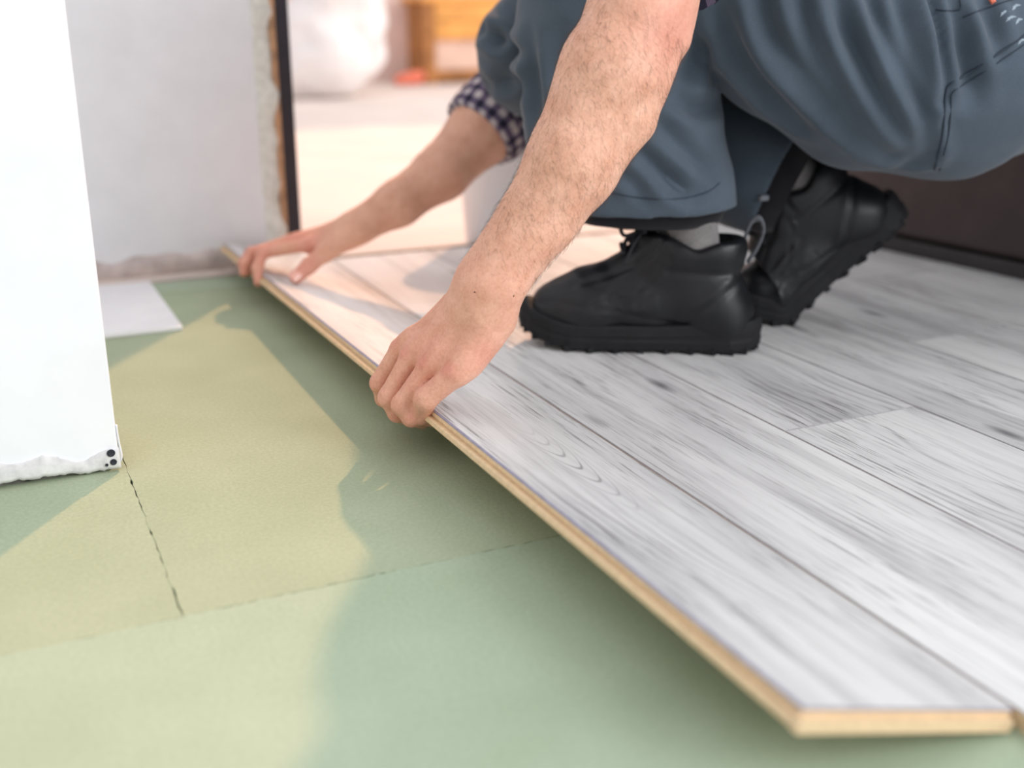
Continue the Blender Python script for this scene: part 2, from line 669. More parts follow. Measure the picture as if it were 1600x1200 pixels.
def nets(node, lo, hi, h, B=18, margin=1.6):
    lo = np.asarray(lo, float)
    hi = np.asarray(hi, float)
    N = np.ceil((hi - lo) / h).astype(int) + 2
    nb = np.ceil(N / B).astype(int)
    E = [(0, 1), (2, 3), (4, 5), (6, 7), (0, 2), (1, 3), (4, 6), (5, 7), (0, 4), (1, 5), (2, 6), (3, 7)]
    CO = np.array([(i, j, k) for k in (0, 1) for j in (0, 1) for i in (0, 1)])
    ids, pos, quads = [], [], []
    NY, NZ = int(N[1] + B + 4), int(N[2] + B + 4)
    ax = np.arange(-1, B + 1)
    G = np.stack(np.meshgrid(ax, ax, ax, indexing='ij'), -1).reshape(-1, 3)
    n = B + 2

    def gid(I):
        return ((I[:, 0] + 1).astype(np.int64) * NY + (I[:, 1] + 1)) * NZ + (I[:, 2] + 1)
    bl = np.stack(np.meshgrid(*[np.arange(q) for q in nb], indexing='ij'), -1).reshape(-1, 3)
    cen = lo + (bl * B + B / 2) * h
    rad = B * h * 0.87
    global CULL
    CULL = False
    dcen = np.concatenate([node.d(cen[i:i + 4000]) for i in range(0, len(cen), 4000)])
    CULL = True
    for b in bl[np.abs(dcen) <= rad * margin + 0.012]:
        I = G + b * B
        D = node.d(lo + I * h).reshape(n, n, n)
        ins = D < 0
        if ins.all() or not ins.any():
            continue
        cor = np.stack([D[o[0]:n - 1 + o[0], o[1]:n - 1 + o[1], o[2]:n - 1 + o[2]] for o in CO], -1)
        cs = (cor < 0).sum(-1)
        act = np.argwhere((cs > 0) & (cs < 8))
        if len(act) == 0:
            continue
        v = cor[act[:, 0], act[:, 1], act[:, 2]]
        acc = np.zeros((len(act), 3))
        cnt = np.zeros(len(act))
        for p, q in E:
            a, c2 = v[:, p], v[:, q]
            m = (a < 0) != (c2 < 0)
            t = np.where(m, a / np.where(m, a - c2, 1), 0)
            pt = CO[p] + t[:, None] * (CO[q] - CO[p])
            acc += pt * m[:, None]
            cnt += m
        gI = act - 1 + b * B
        ids.append(gid(gI))
        pos.append(lo + (gI + acc / cnt[:, None]) * h)
        for a in range(3):
            o = [0, 0, 0]
            o[a] = 1
            s0 = ins[1:B + 1, 1:B + 1, 1:B + 1]
            s1 = ins[1 + o[0]:B + 1 + o[0], 1 + o[1]:B + 1 + o[1], 1 + o[2]:B + 1 + o[2]]
            e = np.argwhere(s0 != s1)
            if len(e) == 0:
                continue
            fl = s0[e[:, 0], e[:, 1], e[:, 2]]
            gp = e + b * B
            u = np.zeros(3, int); u[(a + 1) % 3] = 1
            w = np.zeros(3, int); w[(a + 2) % 3] = 1
            q = np.stack([gid(gp), gid(gp - u), gid(gp - u - w), gid(gp - w)], 1)
            q[~fl] = q[~fl][:, ::-1]
            quads.append(q)
    CULL = False
    ids = np.concatenate(ids)
    pos = np.concatenate(pos)
    quads = np.concatenate(quads)
    uq, ix = np.unique(ids, return_index=True)
    V = pos[ix]
    Fq = np.searchsorted(uq, quads)
    Fq = np.clip(Fq, 0, len(uq) - 1)
    ok = (uq[Fq] == quads).all(1)
    return V, Fq[ok]


def vnormals(V, F):
    n = np.cross(V[F[:, 2]] - V[F[:, 0]], V[F[:, 3]] - V[F[:, 1]])
    N = np.zeros_like(V)
    for k in range(4):
        np.add.at(N, F[:, k], n)
    return N / (np.linalg.norm(N, axis=1, keepdims=True) + 1e-12)


def relax(V, F, it=2, w=0.5):
    for _ in range(it):
        A = np.zeros_like(V)
        c = np.zeros(len(V))
        for k in range(4):
            for j in (1, 3):
                np.add.at(A, F[:, k], V[F[:, (k + j) % 4]])
                np.add.at(c, F[:, k], 1)
        V = np.where(c[:, None] > 0, V * (1 - w) + w * A / np.maximum(c, 1)[:, None], V)
    return V


def dist_poly(V, P):
    """distance of every vertex to a polyline and the parameter along it"""
    best = np.full(len(V), 9.0)
    par = np.zeros(len(V))
    lo = P.min(0) - 0.09
    hi = P.max(0) + 0.09
    ix = np.where(((V > lo) & (V < hi)).all(1))[0]
    Q = V[ix]
    bb = np.full(len(ix), 9.0)
    pp = np.zeros(len(ix))
    L = len(P) - 1
    for i in range(L):
        ab = P[i + 1] - P[i]
        t = np.clip(((Q - P[i]) @ ab) / max(ab @ ab, 1e-12), 0, 1)
        d = np.linalg.norm(Q - P[i] - t[:, None] * ab, axis=1)
        m = d < bb
        bb[m] = d[m]
        pp[m] = (i + t[m]) / L
    best[ix] = bb
    par[ix] = pp
    return best, par


def wob(P, f, s=0.0):
    """cheap smooth 3-D wobble in -1..1"""
    x, y, z = P[:, 0] * f, P[:, 1] * f, P[:, 2] * f
    return (np.sin(x * 1.7 + 1.3 * np.sin(y * 1.1 + s) + s) + np.sin(y * 2.1 + 1.7 * np.sin(z * 1.3 + 2 * s)) +
            np.sin(z * 1.9 + 1.1 * np.sin(x * 1.5 + 3 * s))) / 3


# ================================================================== THE SETTING
x1 = 0.564                                     # first laid seam
PW = 0.187                                     # plank width
YEND = 1.965                                   # laminate stops at the doorway
V, F = box_vf((-2.0, -0.6, -0.12), (3.6, 1.965, -0.005))
floor = mesh('floor', V, F, 'slab', kind='structure', loc=(0.8, 0.6, -0.005), label='room floor with grey wood laminate planks laid over green underlay')


def plank_vf(w, l, t=TOP):
    """a laid plank: decor on top with eased edges, fibreboard below"""
    g = 0.0005
    c = 0.0011
    xs = [g, g, g + c, w - g - c, w - g, w - g]
    zs = [0.0, t - c, t, t, t - c, 0.0]
    V = []
    for y in (g, g + c, l - g - c, l - g):
        for x, z in zip(xs, zs):
            zz = z
            if y in (g, l - g) and z == t:
                zz = t - c
            V.append((x, y, zz))
    F, fm = [], []
    for j in range(3):
        for i in range(5):
            F.append((j * 6 + i, (j + 1) * 6 + i, (j + 1) * 6 + i + 1, j * 6 + i + 1))
            fm.append(0 if (i == 2 and j == 1) else (2 if i in (1, 2, 3) else 1))
    F.append((0, 1, 2, 3, 4, 5)); fm.append(1)
    F.append(tuple(18 + i for i in (5, 4, 3, 2, 1, 0))); fm.append(1)
    for j in range(3):
        F.append((j * 6, j * 6 + 5, (j + 1) * 6 + 5, (j + 1) * 6)); fm.append(1)
    return V, [f[::-1] for f in F], fm


rows = [
    [(0.30, YEND)],
    [(-0.40, 0.8966), (0.8966, YEND)],
    [(0.06, 1.62), (1.62, YEND)],
    [(-0.40, 1.10), (1.10, YEND)],
    [(0.10, 1.42), (1.42, YEND)],
    [(-0.40, 0.95), (0.95, YEND)],
]
for r, segs in enumerate(rows):
    for (ya, yb) in segs:
        V, F, fm = plank_vf(PW, yb - ya)
        V = [(x + x1 + r * PW, y + ya, z) for x, y, z in V]
        mesh('plank', V, F, ['decor', 'core', 'bevel'], floor, fm=fm, loc=(x1 + r * PW, ya, 0))


# green underlay sheets with slightly ragged cut edges
def sheet_vf(xa, xb, ya, yb, t=0.005, rag=0.0006, seed=1):
    rr = random.Random(seed)
    P = []

    def run(a, b, n):
        a, b = np.array(a, float), np.array(b, float)
        nn = np.array([-(b - a)[1], (b - a)[0]]) / np.linalg.norm(b - a)
        for i in range(n):
            P.append(a + (b - a) * i / n + nn * (rr.gauss(0, rag) if i else 0))
    run((xa, ya), (xb, ya), max(4, int((xb - xa) / 0.009)))
    run((xb, ya), (xb, yb), max(4, int((yb - ya) / 0.009)))
    run((xb, yb), (xa, yb), max(4, int((xb - xa) / 0.009)))
    run((xa, yb), (xa, ya), max(4, int((yb - ya) / 0.009)))
    n = len(P)
    V = [(p[0], p[1], 0.0) for p in P] + [(p[0], p[1], -t) for p in P]
    F = [tuple(range(n)), tuple(range(2 * n - 1, n - 1, -1))]
    F += [(i, i + n, (i + 1) % n + n, (i + 1) % n) for i in range(n)]
    return V, F


for (a, m, lab) in [
    ((-0.95, 1.70, -0.55, 0.8003), 'green2', 'pale green underlay sheet nearest the camera, in front of the long cross seam'),
    ((0.0985, 1.70, 0.8010, 1.8835), 'green', 'green underlay sheet under the raised plank, right of the broken dark seam'),
    ((-0.95, 0.0982, 0.8010, 1.8835), 'green', 'green underlay sheet running under the torn foot of the near white wall'),
    ((-0.95, 1.70, 1.885, 1.966), 'green2', 'narrow green underlay strip along the foot of the back wall'),
]:
    V, F = sheet_vf(*a, seed=int(a[1] * 100 + a[2] * 10) + 50)
    if a[1] < 0.2:
        V = [(x, y, z - 0.0004) for x, y, z in V]
    mesh('underlay_sheet', V, F, m, loc=((a[0] + a[1]) / 2, (a[2] + a[3]) / 2, 0), label=lab, cat='underlay', group='green underlay sheets')

# near wall stub, white, with a rough torn foot
WX, WY = 0.0925, 1.128
V, F = bevel_box((-1.6, WY, 0.0135), (WX, WY + 0.13, 2.55), 0.002)
wall_left = mesh('wall_left', V, F, 'wall', kind='structure', loc=(-0.7, WY, 0.0135), label='near white wall end with a torn plaster foot')
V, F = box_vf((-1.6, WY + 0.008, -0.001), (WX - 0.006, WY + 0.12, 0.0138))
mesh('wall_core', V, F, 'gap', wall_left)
# ragged plaster lip
bm_n = 190
V, F = [], []
rr = random.Random(3)
xa, xb = -0.35, WX + 0.0006
ph = [rr.uniform(0, 6.28) for _ in range(8)]
for i in range(bm_n + 1):
    x = xa + (xb - xa) * i / bm_n
    nz = sum(math.sin(x * f + p) * a for f, p, a in zip((60, 131, 260, 510, 830), ph, (1, .8, .6, .5, .4))) / 3.3
    zb = 0.0045 + 0.0032 * nz + 0.0006 * rr.random() - 0.004 * max(0, (x - 0.05) / 0.045)
    zt = 0.0225 + 0.0012 * rr.random() + 0.0070 * math.sin(x * 75 + ph[5]) * math.sin(x * 33 + ph[6]) + 0.0012 * nz
    th = 0.0022 + 0.0012 * nz + 0.0007 * rr.random()
    V += [(x, WY + 0.004, zb), (x, WY - 0.0006 - th * 0.5, zb), (x, WY - 0.0006 - th, zb + 0.004),
          (x, WY - 0.0006 - th * 0.8, (zb + zt) / 2 + 0.001), (x, WY - 0.0008 - th * 0.6, zt - 0.0012), (x, WY + 0.001, zt)]
for i in range(bm_n):
    for k in range(5):
        F.append((i * 6 + k, i * 6 + k + 1, (i + 1) * 6 + k + 1, (i + 1) * 6 + k))
F.append((0, 5, 4, 3, 2, 1)); F.append(tuple(bm_n * 6 + k for k in range(6)))
mesh('plaster_lip', V, [f[::-1] for f in F], 'plaster', wall_left, smooth=True, label='rough torn plaster along the wall foot')
# corner bead flange curling away from the corner
V, F = [], []
for i in range(13):
    t = i / 12
    z = 0.008 + 0.040 * t
    off = 0.0030 * (1 - t) ** 2.0 * math.sin(min(1, t * 4) * math.pi / 2) + 0.0007
    V += [(WX + off, WY - 0.001, z), (WX + off + 0.0012, WY + 0.0008, z), (WX + off, WY + 0.004, z), (WX + off - 0.001, WY + 0.001, z)]
for i in range(12):
    for k in range(4):
        F.append((i * 4 + k, i * 4 + (k + 1) % 4, (i + 1) * 4 + (k + 1) % 4, (i + 1) * 4 + k))
F += [(3, 2, 1, 0), (48, 49, 50, 51)]
mesh('corner_bead', V, F, 'wall', wall_left, smooth=True)
for (hx, hz, hr) in ((0.0848, 0.0205, 0.0033), (0.0862, 0.0105, 0.0027), (0.0795, 0.0085, 0.0013)):  # dark discs on the surface; the shade inside the holes is their colour
    V, F = [], []
    for j, (rad, yy) in enumerate(((hr * 1.25, -0.0040), (hr, -0.0052), (hr * 0.85, -0.0047), (0.0001, -0.0043))):
        for i in range(14):
            a = 2 * math.pi * i / 14
            V.append((hx + rad * math.cos(a), WY + yy, hz + rad * math.sin(a)))
    for j in range(3):
        for i in range(14):
            F.append((j * 14 + i, j * 14 + (i + 1) % 14, (j + 1) * 14 + (i + 1) % 14, (j + 1) * 14 + i))
    mesh('screw_hole_disc', V, F, 'hole', wall_left)

# back wall beside the doorway
BY = 2.03
V, F = bevel_box((-1.6, BY, 0.02), (0.470, BY + 0.11, 2.55), 0.003)
wall_back = mesh('wall_back', V, F, 'wall', kind='structure', loc=(-0.4, BY, 0.02), label='white back wall left of the doorway')
V, F = [], []
n = 120
for i in range(n + 1):
    x = -1.0 + 1.475 * i / n
    zt = 0.034 + 0.006 * math.sin(x * 41) * math.sin(x * 17 + 1) + 0.003 * math.sin(x * 90)
    V += [(x, BY + 0.004, -0.004), (x, BY - 0.003, -0.004), (x, BY - 0.004, zt * 0.6), (x, BY - 0.002, zt), (x, BY + 0.004, zt + 0.002)]
for i in range(n):
    for k in range(4):
        F.append((i * 5 + k, (i + 1) * 5 + k, (i + 1) * 5 + k + 1, i * 5 + k + 1))
mesh('plaster_foot', V, F, 'stain', wall_back, smooth=True, label='stained unpainted plaster at the wall foot')
# foam and raw wood in the reveal, then the dark door frame
V, F = [], []
for j in range(90):
    z = 0.01 + 2.4 * j / 89
    a = 0.007 * math.sin(z * 37) * math.sin(z * 11 + 1) + 0.006 * math.sin(z * 83 + 2)
    for k in range(7):
        t = math.pi * k / 6
        V.append((0.480 + a * 0.6 - 0.022 * math.cos(t), BY + 0.01 - (0.016 + a * 0.7) * math.sin(t), z))
for j in range(89):
    for k in range(6):
        F.append((j * 7 + k, j * 7 + k + 1, (j + 1) * 7 + k + 1, (j + 1) * 7 + k))
mesh('expanding_foam', V, F, 'foam', wall_back, smooth=True, label='ragged foam bead along the wall edge')
door = empty('door_1', (0.51, BY + 0.03, 0), kind='structure', label='dark edged door frame of the open doorway')
V, F = bevel_box((0.495, BY - 0.002, 0.0), (0.506, BY + 0.11, 2.2), 0.002)
mesh('frame_lining', V, F, 'frame_wood', door)
V, F = bevel_box((0.504, BY + 0.004, 0.0), (0.532, BY + 0.07, 2.2), 0.002)
mesh('frame_post', V, F, 'frame', door)
V, F = bevel_box((1.472, BY + 0.004, 0.0), (1.50, BY + 0.07, 2.2), 0.002)
mesh('frame_post', V, F, 'frame', door)
V, F = bevel_box((0.504, BY + 0.004, 2.2), (1.50, BY + 0.07, 2.24), 0.002)
mesh('frame_head', V, F, 'frame', door)
# the threshold bar at the end of the laminate
V, F = bevel_box((0.545, YEND + 0.0006, -0.005), (1.70, YEND + 0.020, TOP + 0.001), 0.002)
mesh('trim_1', V, F, 'threshold', kind='structure', loc=(1.1, YEND + 0.01, 0), label='brown threshold strip closing the laminate at the doorway')
V, F = box_vf((1.50, BY, 0.0), (3.6, BY + 0.11, 2.55))
mesh('wall_back_right', V, F, 'wall', kind='structure', loc=(2.5, BY, 0), label='white back wall right of the doorway')
V, F = box_vf((0.47, BY, 2.24), (1.50, BY + 0.11, 2.55))
mesh('wall_above_door', V, F, 'wall', kind='structure', loc=(1.0, BY, 2.24), label='white wall over the doorway')

# room beyond the doorway
V, F = box_vf((-3.5, YEND + 0.021, -0.12), (7.0, 7.6, 0.0))
mesh('floor_beyond', V, F, 'farfloor', kind='structure', loc=(1, 4.5, 0), label='pale bare floor of the bright room beyond')
V, F = box_vf((-3.5, 7.3, 0.0), (5.2, 7.42, 2.5))
wall_far = mesh('wall_far', V, F, 'farwall', kind='structure', loc=(1, 7.3, 0), label='pinkish plastered wall at the end of the room beyond')

# ================================================================== RAISED PLANK
LB0, LB1 = 0.4225, 2.005


def tilt(y):
    t = (y - LB0) / (LB1 - LB0)
    return math.radians(16.7 - 4.9 * max(0.0, min(1.0, t)) ** 1.3)


def board_pt(u, y, w):
    """u across from the inner seam towards the free edge, w height from the underside (0..t)"""
    a = tilt(y)
    # hinge at the top inner edge
    dz = w - TOP
    return (x1 - 0.0008 - u * math.cos(a) - (-dz) * math.sin(a) * -1 * -1, y, TOP + u * math.sin(a) + dz * math.cos(a))


root = empty('laminate_plank', (0.47, 1.2, 0.03), label='grey wood laminate plank tilted up by two hands, tan core edge showing', cat='plank')


def extrude_profile(prof, ya, yb, n=24):
    V, F = [], []
    m = len(prof)
    for j in range(n + 1):
        y = ya + (yb - ya) * j / n
        V += [board_pt(u, y, w) for u, w in prof]
    for j in range(n):
        for i in range(m):
            i2 = (i + 1) % m
            F.append((j * m + i, j * m + i2, (j + 1) * m + i2, (j + 1) * m + i))
    F.append(tuple(range(m - 1, -1, -1)))
    F.append(tuple(n * m + i for i in range(m)))
    return V, F


T = TOP
UW = PW - 0.001
# decor with eased edges
prof = [(0.0006, T - 0.0022), (0.0006, T - 0.0010), (0.0018, T), (UW - 0.0020, T), (UW - 0.0004, T - 0.0012), (UW - 0.0004, T - 0.0022)]
V, F = extrude_profile(prof, LB0 + 0.0016, LB1 - 0.001)
fm = []
for f in F[:-2]:
    ks = sorted((f[0] % 6, f[1] % 6))
    fm.append(0 if ks == [2, 3] else 1)
fm += [1, 1]
mesh('decor_layer', V, F, ['decor_raised', 'bevel_raised'], root, fm=fm, loc=(0.385, LB0, 0.014))
# core with the projecting lower lip at the free edge and at the near end
prof = [(0.006, 0.0), (UW + 0.0030, 0.0), (UW + 0.0046, 0.0012), (UW + 0.0046, 0.0050), (UW + 0.0030, 0.0062), (UW - 0.0016, 0.0066),
        (UW - 0.0016, 0.0078), (UW - 0.0002, 0.0086), (UW - 0.0002, T - 0.0023), (0.001, T - 0.0023), (0.001, 0.0080), (-0.003, 0.0072), (-0.003, 0.0044), (0.006, 0.0036)]
V, F = extrude_profile(prof, LB0 + 0.0022, LB1)
mesh('core', V, F, 'core', root, label='tan fibreboard core with tongue edge')
prof = [(0.006, 0.0), (UW + 0.0046, 0.0), (UW + 0.0046, 0.0050), (UW + 0.0030, 0.0076), (0.004, 0.0076)]
V, F = extrude_profile(prof, LB0 - 0.0042, LB0 + 0.003, 2)
mesh('end_lip', V, F, 'core', root)

# white board lying on the underlay
V, F = bevel_box((-0.12, 1.638, 0.0003), (0.243, 1.955, 0.0075), 0.0015)
mesh('white_board', V, F, 'tile', loc=(0.06, 1.8, 0.0), label='flat white board lying on the green underlay behind the near wall', cat='board')

# dark brown cabinet on the right
cab = empty('dark_cabinet', (1.60, 1.3, TOP), label='dark brown low cabinet front standing on the laminate behind the boots', cat='cabinet')


def rot_pts(V, ang, c):
    ca, sa = math.cos(ang), math.sin(ang)
    return [(c[0] + (x - c[0]) * ca - (y - c[1]) * sa, c[1] + (x - c[0]) * sa + (y - c[1]) * ca, z) for x, y, z in V]


for (nm, lo, hi, m) in [('plinth', (1.556, 0.2, TOP), (1.64, 1.93, 0.040), 'plinth'),
                        ('body', (1.575, 0.2, 0.040), (1.68, 1.93, 0.62), 'darkwood'),
                        ('drawer_front', (1.560, 0.21, 0.050), (1.576, 1.92, 0.226), 'darkwood'),
                        ('drawer_front', (1.566, 0.21, 0.236), (1.576, 1.92, 0.42), 'darkwood'),
                        ('drawer_front', (1.560, 0.21, 0.43), (1.576, 1.92, 0.61), 'darkwood'),
                        ('cabinet_top', (1.552, 0.19, 0.62), (1.69, 1.94, 0.645), 'darkwood')]:
    V, F = bevel_box(lo, hi, 0.004)
    mesh(nm, rot_pts(V, math.radians(6), (1.56, 1.42)), F, m, cab)

# ------------------------------------------------ things in the room beyond
# white container behind the far arm
bc = ground(800, 384, 0.0)
bk = empty('white_bucket', tuple(bc), label='overexposed white bucket on the pale floor behind the two arms', cat='bucket')
V, F = [], []
prof = [(0.0, 0.004), (0.088, 0.004), (0.092, 0.008), (0.108, 0.25), (0.113, 0.252), (0.113, 0.262), (0.108, 0.264), (0.100, 0.26), (0.085, 0.02), (0.0, 0.018)]
ns = 32
for r_, z_ in prof:
    for i in range(ns):
        a = 2 * math.pi * i / ns
        V.append((bc[0] + max(r_, 1e-4) * math.cos(a), bc[1] + max(r_, 1e-4) * math.sin(a), z_))
for j in range(len(prof) - 1):
    for i in range(ns):
        F.append((j * ns + i, j * ns + (i + 1) % ns, (j + 1) * ns + (i + 1) % ns, (j + 1) * ns + i))
mesh('bucket_body', V, F, 'bucket', bk, smooth=True)
hp = [(bc[0] + 0.112 * math.cos(a), bc[1] + 0.02 - 0.118 * math.sin(a), 0.25 - 0.05 * math.sin(a)) for a in np.linspace(0, math.pi, 16)]
V, F = tube_vf(hp, 0.0025, 6)
mesh('handle', V, F, 'metal', bk)

# big white sheeted heap
hc = ground(540, 150, 0.0)
hh = []
for (dx, dz, r_) in [(-0.30, 0.10, 0.20), (-0.12, 0.14, 0.22), (0.05, 0.22, 0.22), (-0.15, 0.35, 0.18), (-0.02, 0.52, 0.19), (0.10, 0.40, 0.16), (0.0, 0.75, 0.13), (-0.28, 0.22, 0.14)]:
    hh.append(Cone((hc[0] + dx, hc[1] + 0.1 * math.sin(dx * 20), dz + 0.05), (hc[0] + dx * 0.9, hc[1], dz + 0.13), r_, r_ * 0.8))
nd = Fn(U(hh, 0.10), lambda P, d: np.maximum(d + 0.012 * wob(P, 16, 1.0) + 0.006 * wob(P, 40, 2.0), 0.002 - P[:, 2]))
V, F = nets(nd, (hc[0] - 0.7, hc[1] - 0.4, -0.03), (hc[0] + 0.5, hc[1] + 0.5, 1.05), 0.022, 12)
mesh('sheeted_heap', V, F, 'sheet', loc=tuple(hc), smooth=True, label='blurred heap under crumpled white sheeting in the bright room beyond', cat='sheeting')

# orange-topped wooden cabinet far behind
fc = ground(704, 131, 0.0)
oc = empty('wooden_chest', (fc[0] + 0.15, fc[1], 0), label='orange wooden chest with a pale front panel, far beyond the doorway', cat='chest')
X0, Y0 = fc[0] - 0.17, fc[1]
for nm, lo, hi, m in [('leg', (X0, Y0, 0.0), (X0 + 0.075, Y0 + 0.07, 0.50), 'brown'),
                      ('leg', (X0 + 0.90, Y0, 0.0), (X0 + 0.975, Y0 + 0.07, 0.50), 'brown'),
                      ('bottom_rail', (X0 + 0.07, Y0 + 0.005, 0.02), (X0 + 0.90, Y0 + 0.06, 0.085), 'brown'),
                      ('front_panel', (X0 + 0.07, Y0 + 0.02, 0.085), (X0 + 0.90, Y0 + 0.05, 0.275), 'pinkpanel'),
                      ('drawer_front', (X0 + 0.07, Y0 - 0.01, 0.275), (X0 + 0.90, Y0 + 0.05, 0.385), 'orange'),
                      ('drawer_front', (X0 + 0.07, Y0 - 0.01, 0.390), (X0 + 0.90, Y0 + 0.05, 0.50), 'orange'),
                      ('chest_top', (X0 - 0.02, Y0 - 0.02, 0.50), (X0 + 1.0, Y0 + 0.45, 0.54), 'orange'),
                      ('body', (X0 + 0.02, Y0 + 0.05, 0.03), (X0 + 0.96, Y0 + 0.42, 0.50), 'brown')]:
    V, F = bevel_box(lo, hi, 0.006)
    mesh(nm, V, F, m, oc)
rc = ground(640, 133, 0.0)
hh = [Cone((rc[0] - 0.07, rc[1], 0.03), (rc[0] + 0.06, rc[1] + 0.03, 0.04), 0.035, 0.045), Cone((rc[0] - 0.0, rc[1], 0.05), (rc[0] + 0.08, rc[1], 0.06), 0.03, 0.025)]
nd = Fn(U(hh, 0.03), lambda P, d: np.maximum(d + 0.005 * wob(P, 60, 1.0), 0.001 - P[:, 2]))
V, F = nets(nd, rc - 0.2, rc + 0.2, 0.010, 12)
mesh('red_rag', V, F, 'red', loc=tuple(rc), smooth=True, label='small blurred orange-red bundle on the floor beside the wooden chest', cat='bundle')
# pale window post far left of the doorway view
w1 = empty('window_1', (0.8, 7.27, 0.3), kind='structure', label='bright window frame at the far end of the room beyond')
for lo, hi in [((0.45, 7.262, 0.30), (0.53, 7.30, 2.0)), ((1.05, 7.262, 0.30), (1.13, 7.30, 2.0)), ((0.45, 7.262, 0.24), (1.13, 7.30, 0.31)), ((0.45, 7.262, 2.0), (1.13, 7.30, 2.07))]:
    V, F = bevel_box(lo, hi, 0.006)
    mesh('window_frame', V, F, 'bucket', w1)

# ================================================================== THE WORKER
person = empty('person', (0.95, 1.24, TOP), cat='person',
               label='person crouching in slate workwear and black boots, pressing a plank edge with both bare hands')


def atx(px, py, x):
    r = FWD + RGT * (px - 800) / FPX - UPV * (py - 600) / FPX
    return CAMP + r * (x - CAMP[0]) / r[0]


# ---- near (left) arm and hand
EL = at(1003, 12, 1.085)
SH = np.array([0.765, 1.115, 0.705])
fa = [EL, at(956, 112, 1.085), at(892, 252, 1.09), at(826, 358, 1.10), at(765, 446, 1.105)]
wr = fa[-1]
mc = [at(621, 543, 1.165), at(638, 556, 1.145), at(668, 569, 1.125), at(708, 582, 1.105)]
hn = np.cross(mc[3] - mc[0], wr - mc[1])
hn = unit(hn)
if hn[2] < 0:
    hn = -hn
forearm = chain(fa[:4], [0.0475, 0.0500, 0.0425, 0.0350]) + [Cone(fa[3], wr, 0.0350, 0.0330, hn, 1.18)]
forearm += chain([at(1048, 55, 1.085), at(984, 190, 1.085), at(921, 280, 1.09), at(868, 352, 1.095)], [0.018, 0.0215, 0.0205, 0.0195]) + [Cone(at(1042, 15, 1.09), at(1052, 62, 1.085), 0.022, 0.0135)]
upper = [Cone(EL, EL * 0.5 + SH * 0.5, 0.050, 0.056), Cone(EL * 0.5 + SH * 0.5, SH, 0.056, 0.066)]
cp = [at(728, 462, 1.125), at(742, 468, 1.115), at(758, 474, 1.105), at(775, 480, 1.10)]
palm = U([Cone(wr, at(748, 480, 1.11), 0.0350, 0.031, hn, 1.30)] +
         [Cone(cp[i] - hn * 0.004, mc[i] * 0.86 + cp[i] * 0.14 - hn * 0.006, 0.0150, (0.0105, 0.0128, 0.0130, 0.0130)[i]) for i in range(4)] +
         [Cone(at(738, 490, 1.12) - hn * 0.010, at(668, 552, 1.14) - hn * 0.011, 0.021, 0.015),
          Cone(at(772, 500, 1.105) - hn * 0.005, at(728, 562, 1.11) - hn * 0.007, 0.0190, 0.0145),
          Cone(at(716, 470, 1.135) - hn * 0.006, at(655, 520, 1.165) - hn * 0.016, 0.0160, 0.0125),
          Cone(at(792, 398, 1.105), at(724, 468, 1.125) - hn * 0.004, 0.0300, 0.0165)] +
         [Cone(mc[i] - hn * 0.0050, mc[i] * 0.8 + cp[i] * 0.2 - hn * 0.004, (0.0098, 0.0112, 0.0118, 0.0120)[i], 0.010) for i in range(4)], 0.011)
tend = [Cone(mc[i] + hn * 0.0010, mc[i] * 0.45 + cp[i] * 0.55 + hn * 0.0032, 0.0040, 0.0030) for i in range(4)]
palm = U([palm] + tend, 0.007)


def finger(m, p, d, t, rs):
    return [Cone(m - hn * 0.004, p, rs[0], rs[1]), Cone(p, d, rs[1] * 1.0, rs[2]), Cone(d, t, rs[2], rs[3])]


pip = [atx(593, 598, 0.355), atx(607, 621, 0.354), atx(628, 632, 0.360), atx(665, 623, 0.3760)]
dip = [atx(600, 622, 0.3655), atx(621, 645, 0.363), atx(643, 652, 0.368), atx(659, 647, 0.3775)]
tip = [atx(622, 634, 0.388), atx(640, 653, 0.386), atx(660, 658, 0.391), atx(676, 655, 0.3975)]
rr_ = [(0.0102, 0.0100, 0.0092, 0.0082), (0.0108, 0.0106, 0.0097, 0.0085), (0.0114, 0.0106, 0.0096, 0.0084), (0.0124, 0.0118, 0.0104, 0.0084)]
fing = [finger(mc[i], pip[i], dip[i], tip[i], rr_[i]) for i in range(4)]
thumb = [Cone(at(712, 492, 1.15), at(690, 548, 1.175), 0.0150, 0.0118), Cone(at(690, 548, 1.175), at(668, 580, 1.18), 0.0112, 0.0095)]
hand = Hand(palm, fing + [thumb], 0.005, 0.0008)
left = U([U(forearm + upper, 0.014), hand], 0.020)

# ---- far (right) arm and hand
ER = at(800, 158, 1.845)
SR = np.array([0.92, 1.50, 0.64])
fb = [ER, at(752, 206, 1.83), at(690, 270, 1.80), at(622, 318, 1.775), at(556, 356, 1.757)]
w2 = fb[-1]
m2 = [at(484, 381, 1.752), at(470, 376, 1.775), at(462, 374, 1.795), at(456, 376, 1.815)]
h2 = np.array([-0.1, -0.25, 0.96]); h2 = unit(h2)
farm = chain(fb, [0.050, 0.053, 0.0425, 0.0345, 0.0265])
upper2 = [Cone(ER, SR, 0.050, 0.064)]
c2 = [at(540, 366, 1.752), at(538, 362, 1.765), at(536, 360, 1.775), at(534, 360, 1.785)]
palm2 = U([Cone(w2, at(530, 367, 1.765), 0.0275, 0.0260, h2, 1.25)] + [Cone(c2[i] - h2 * 0.003, m2[i] - h2 * 0.004, 0.0150, 0.0125) for i in range(4)] +
          [Cone(at(535, 374, 1.745), at(508, 395, 1.735), 0.0170, 0.0145)], 0.014)
p2 = [at(410, 395, 1.758), at(396, 396, 1.775), at(392, 396, 1.795), at(392, 398, 1.812)]
d2 = [at(402, 420, 1.752), at(383, 412, 1.772), at(380, 412, 1.79), at(384, 412, 1.805)]
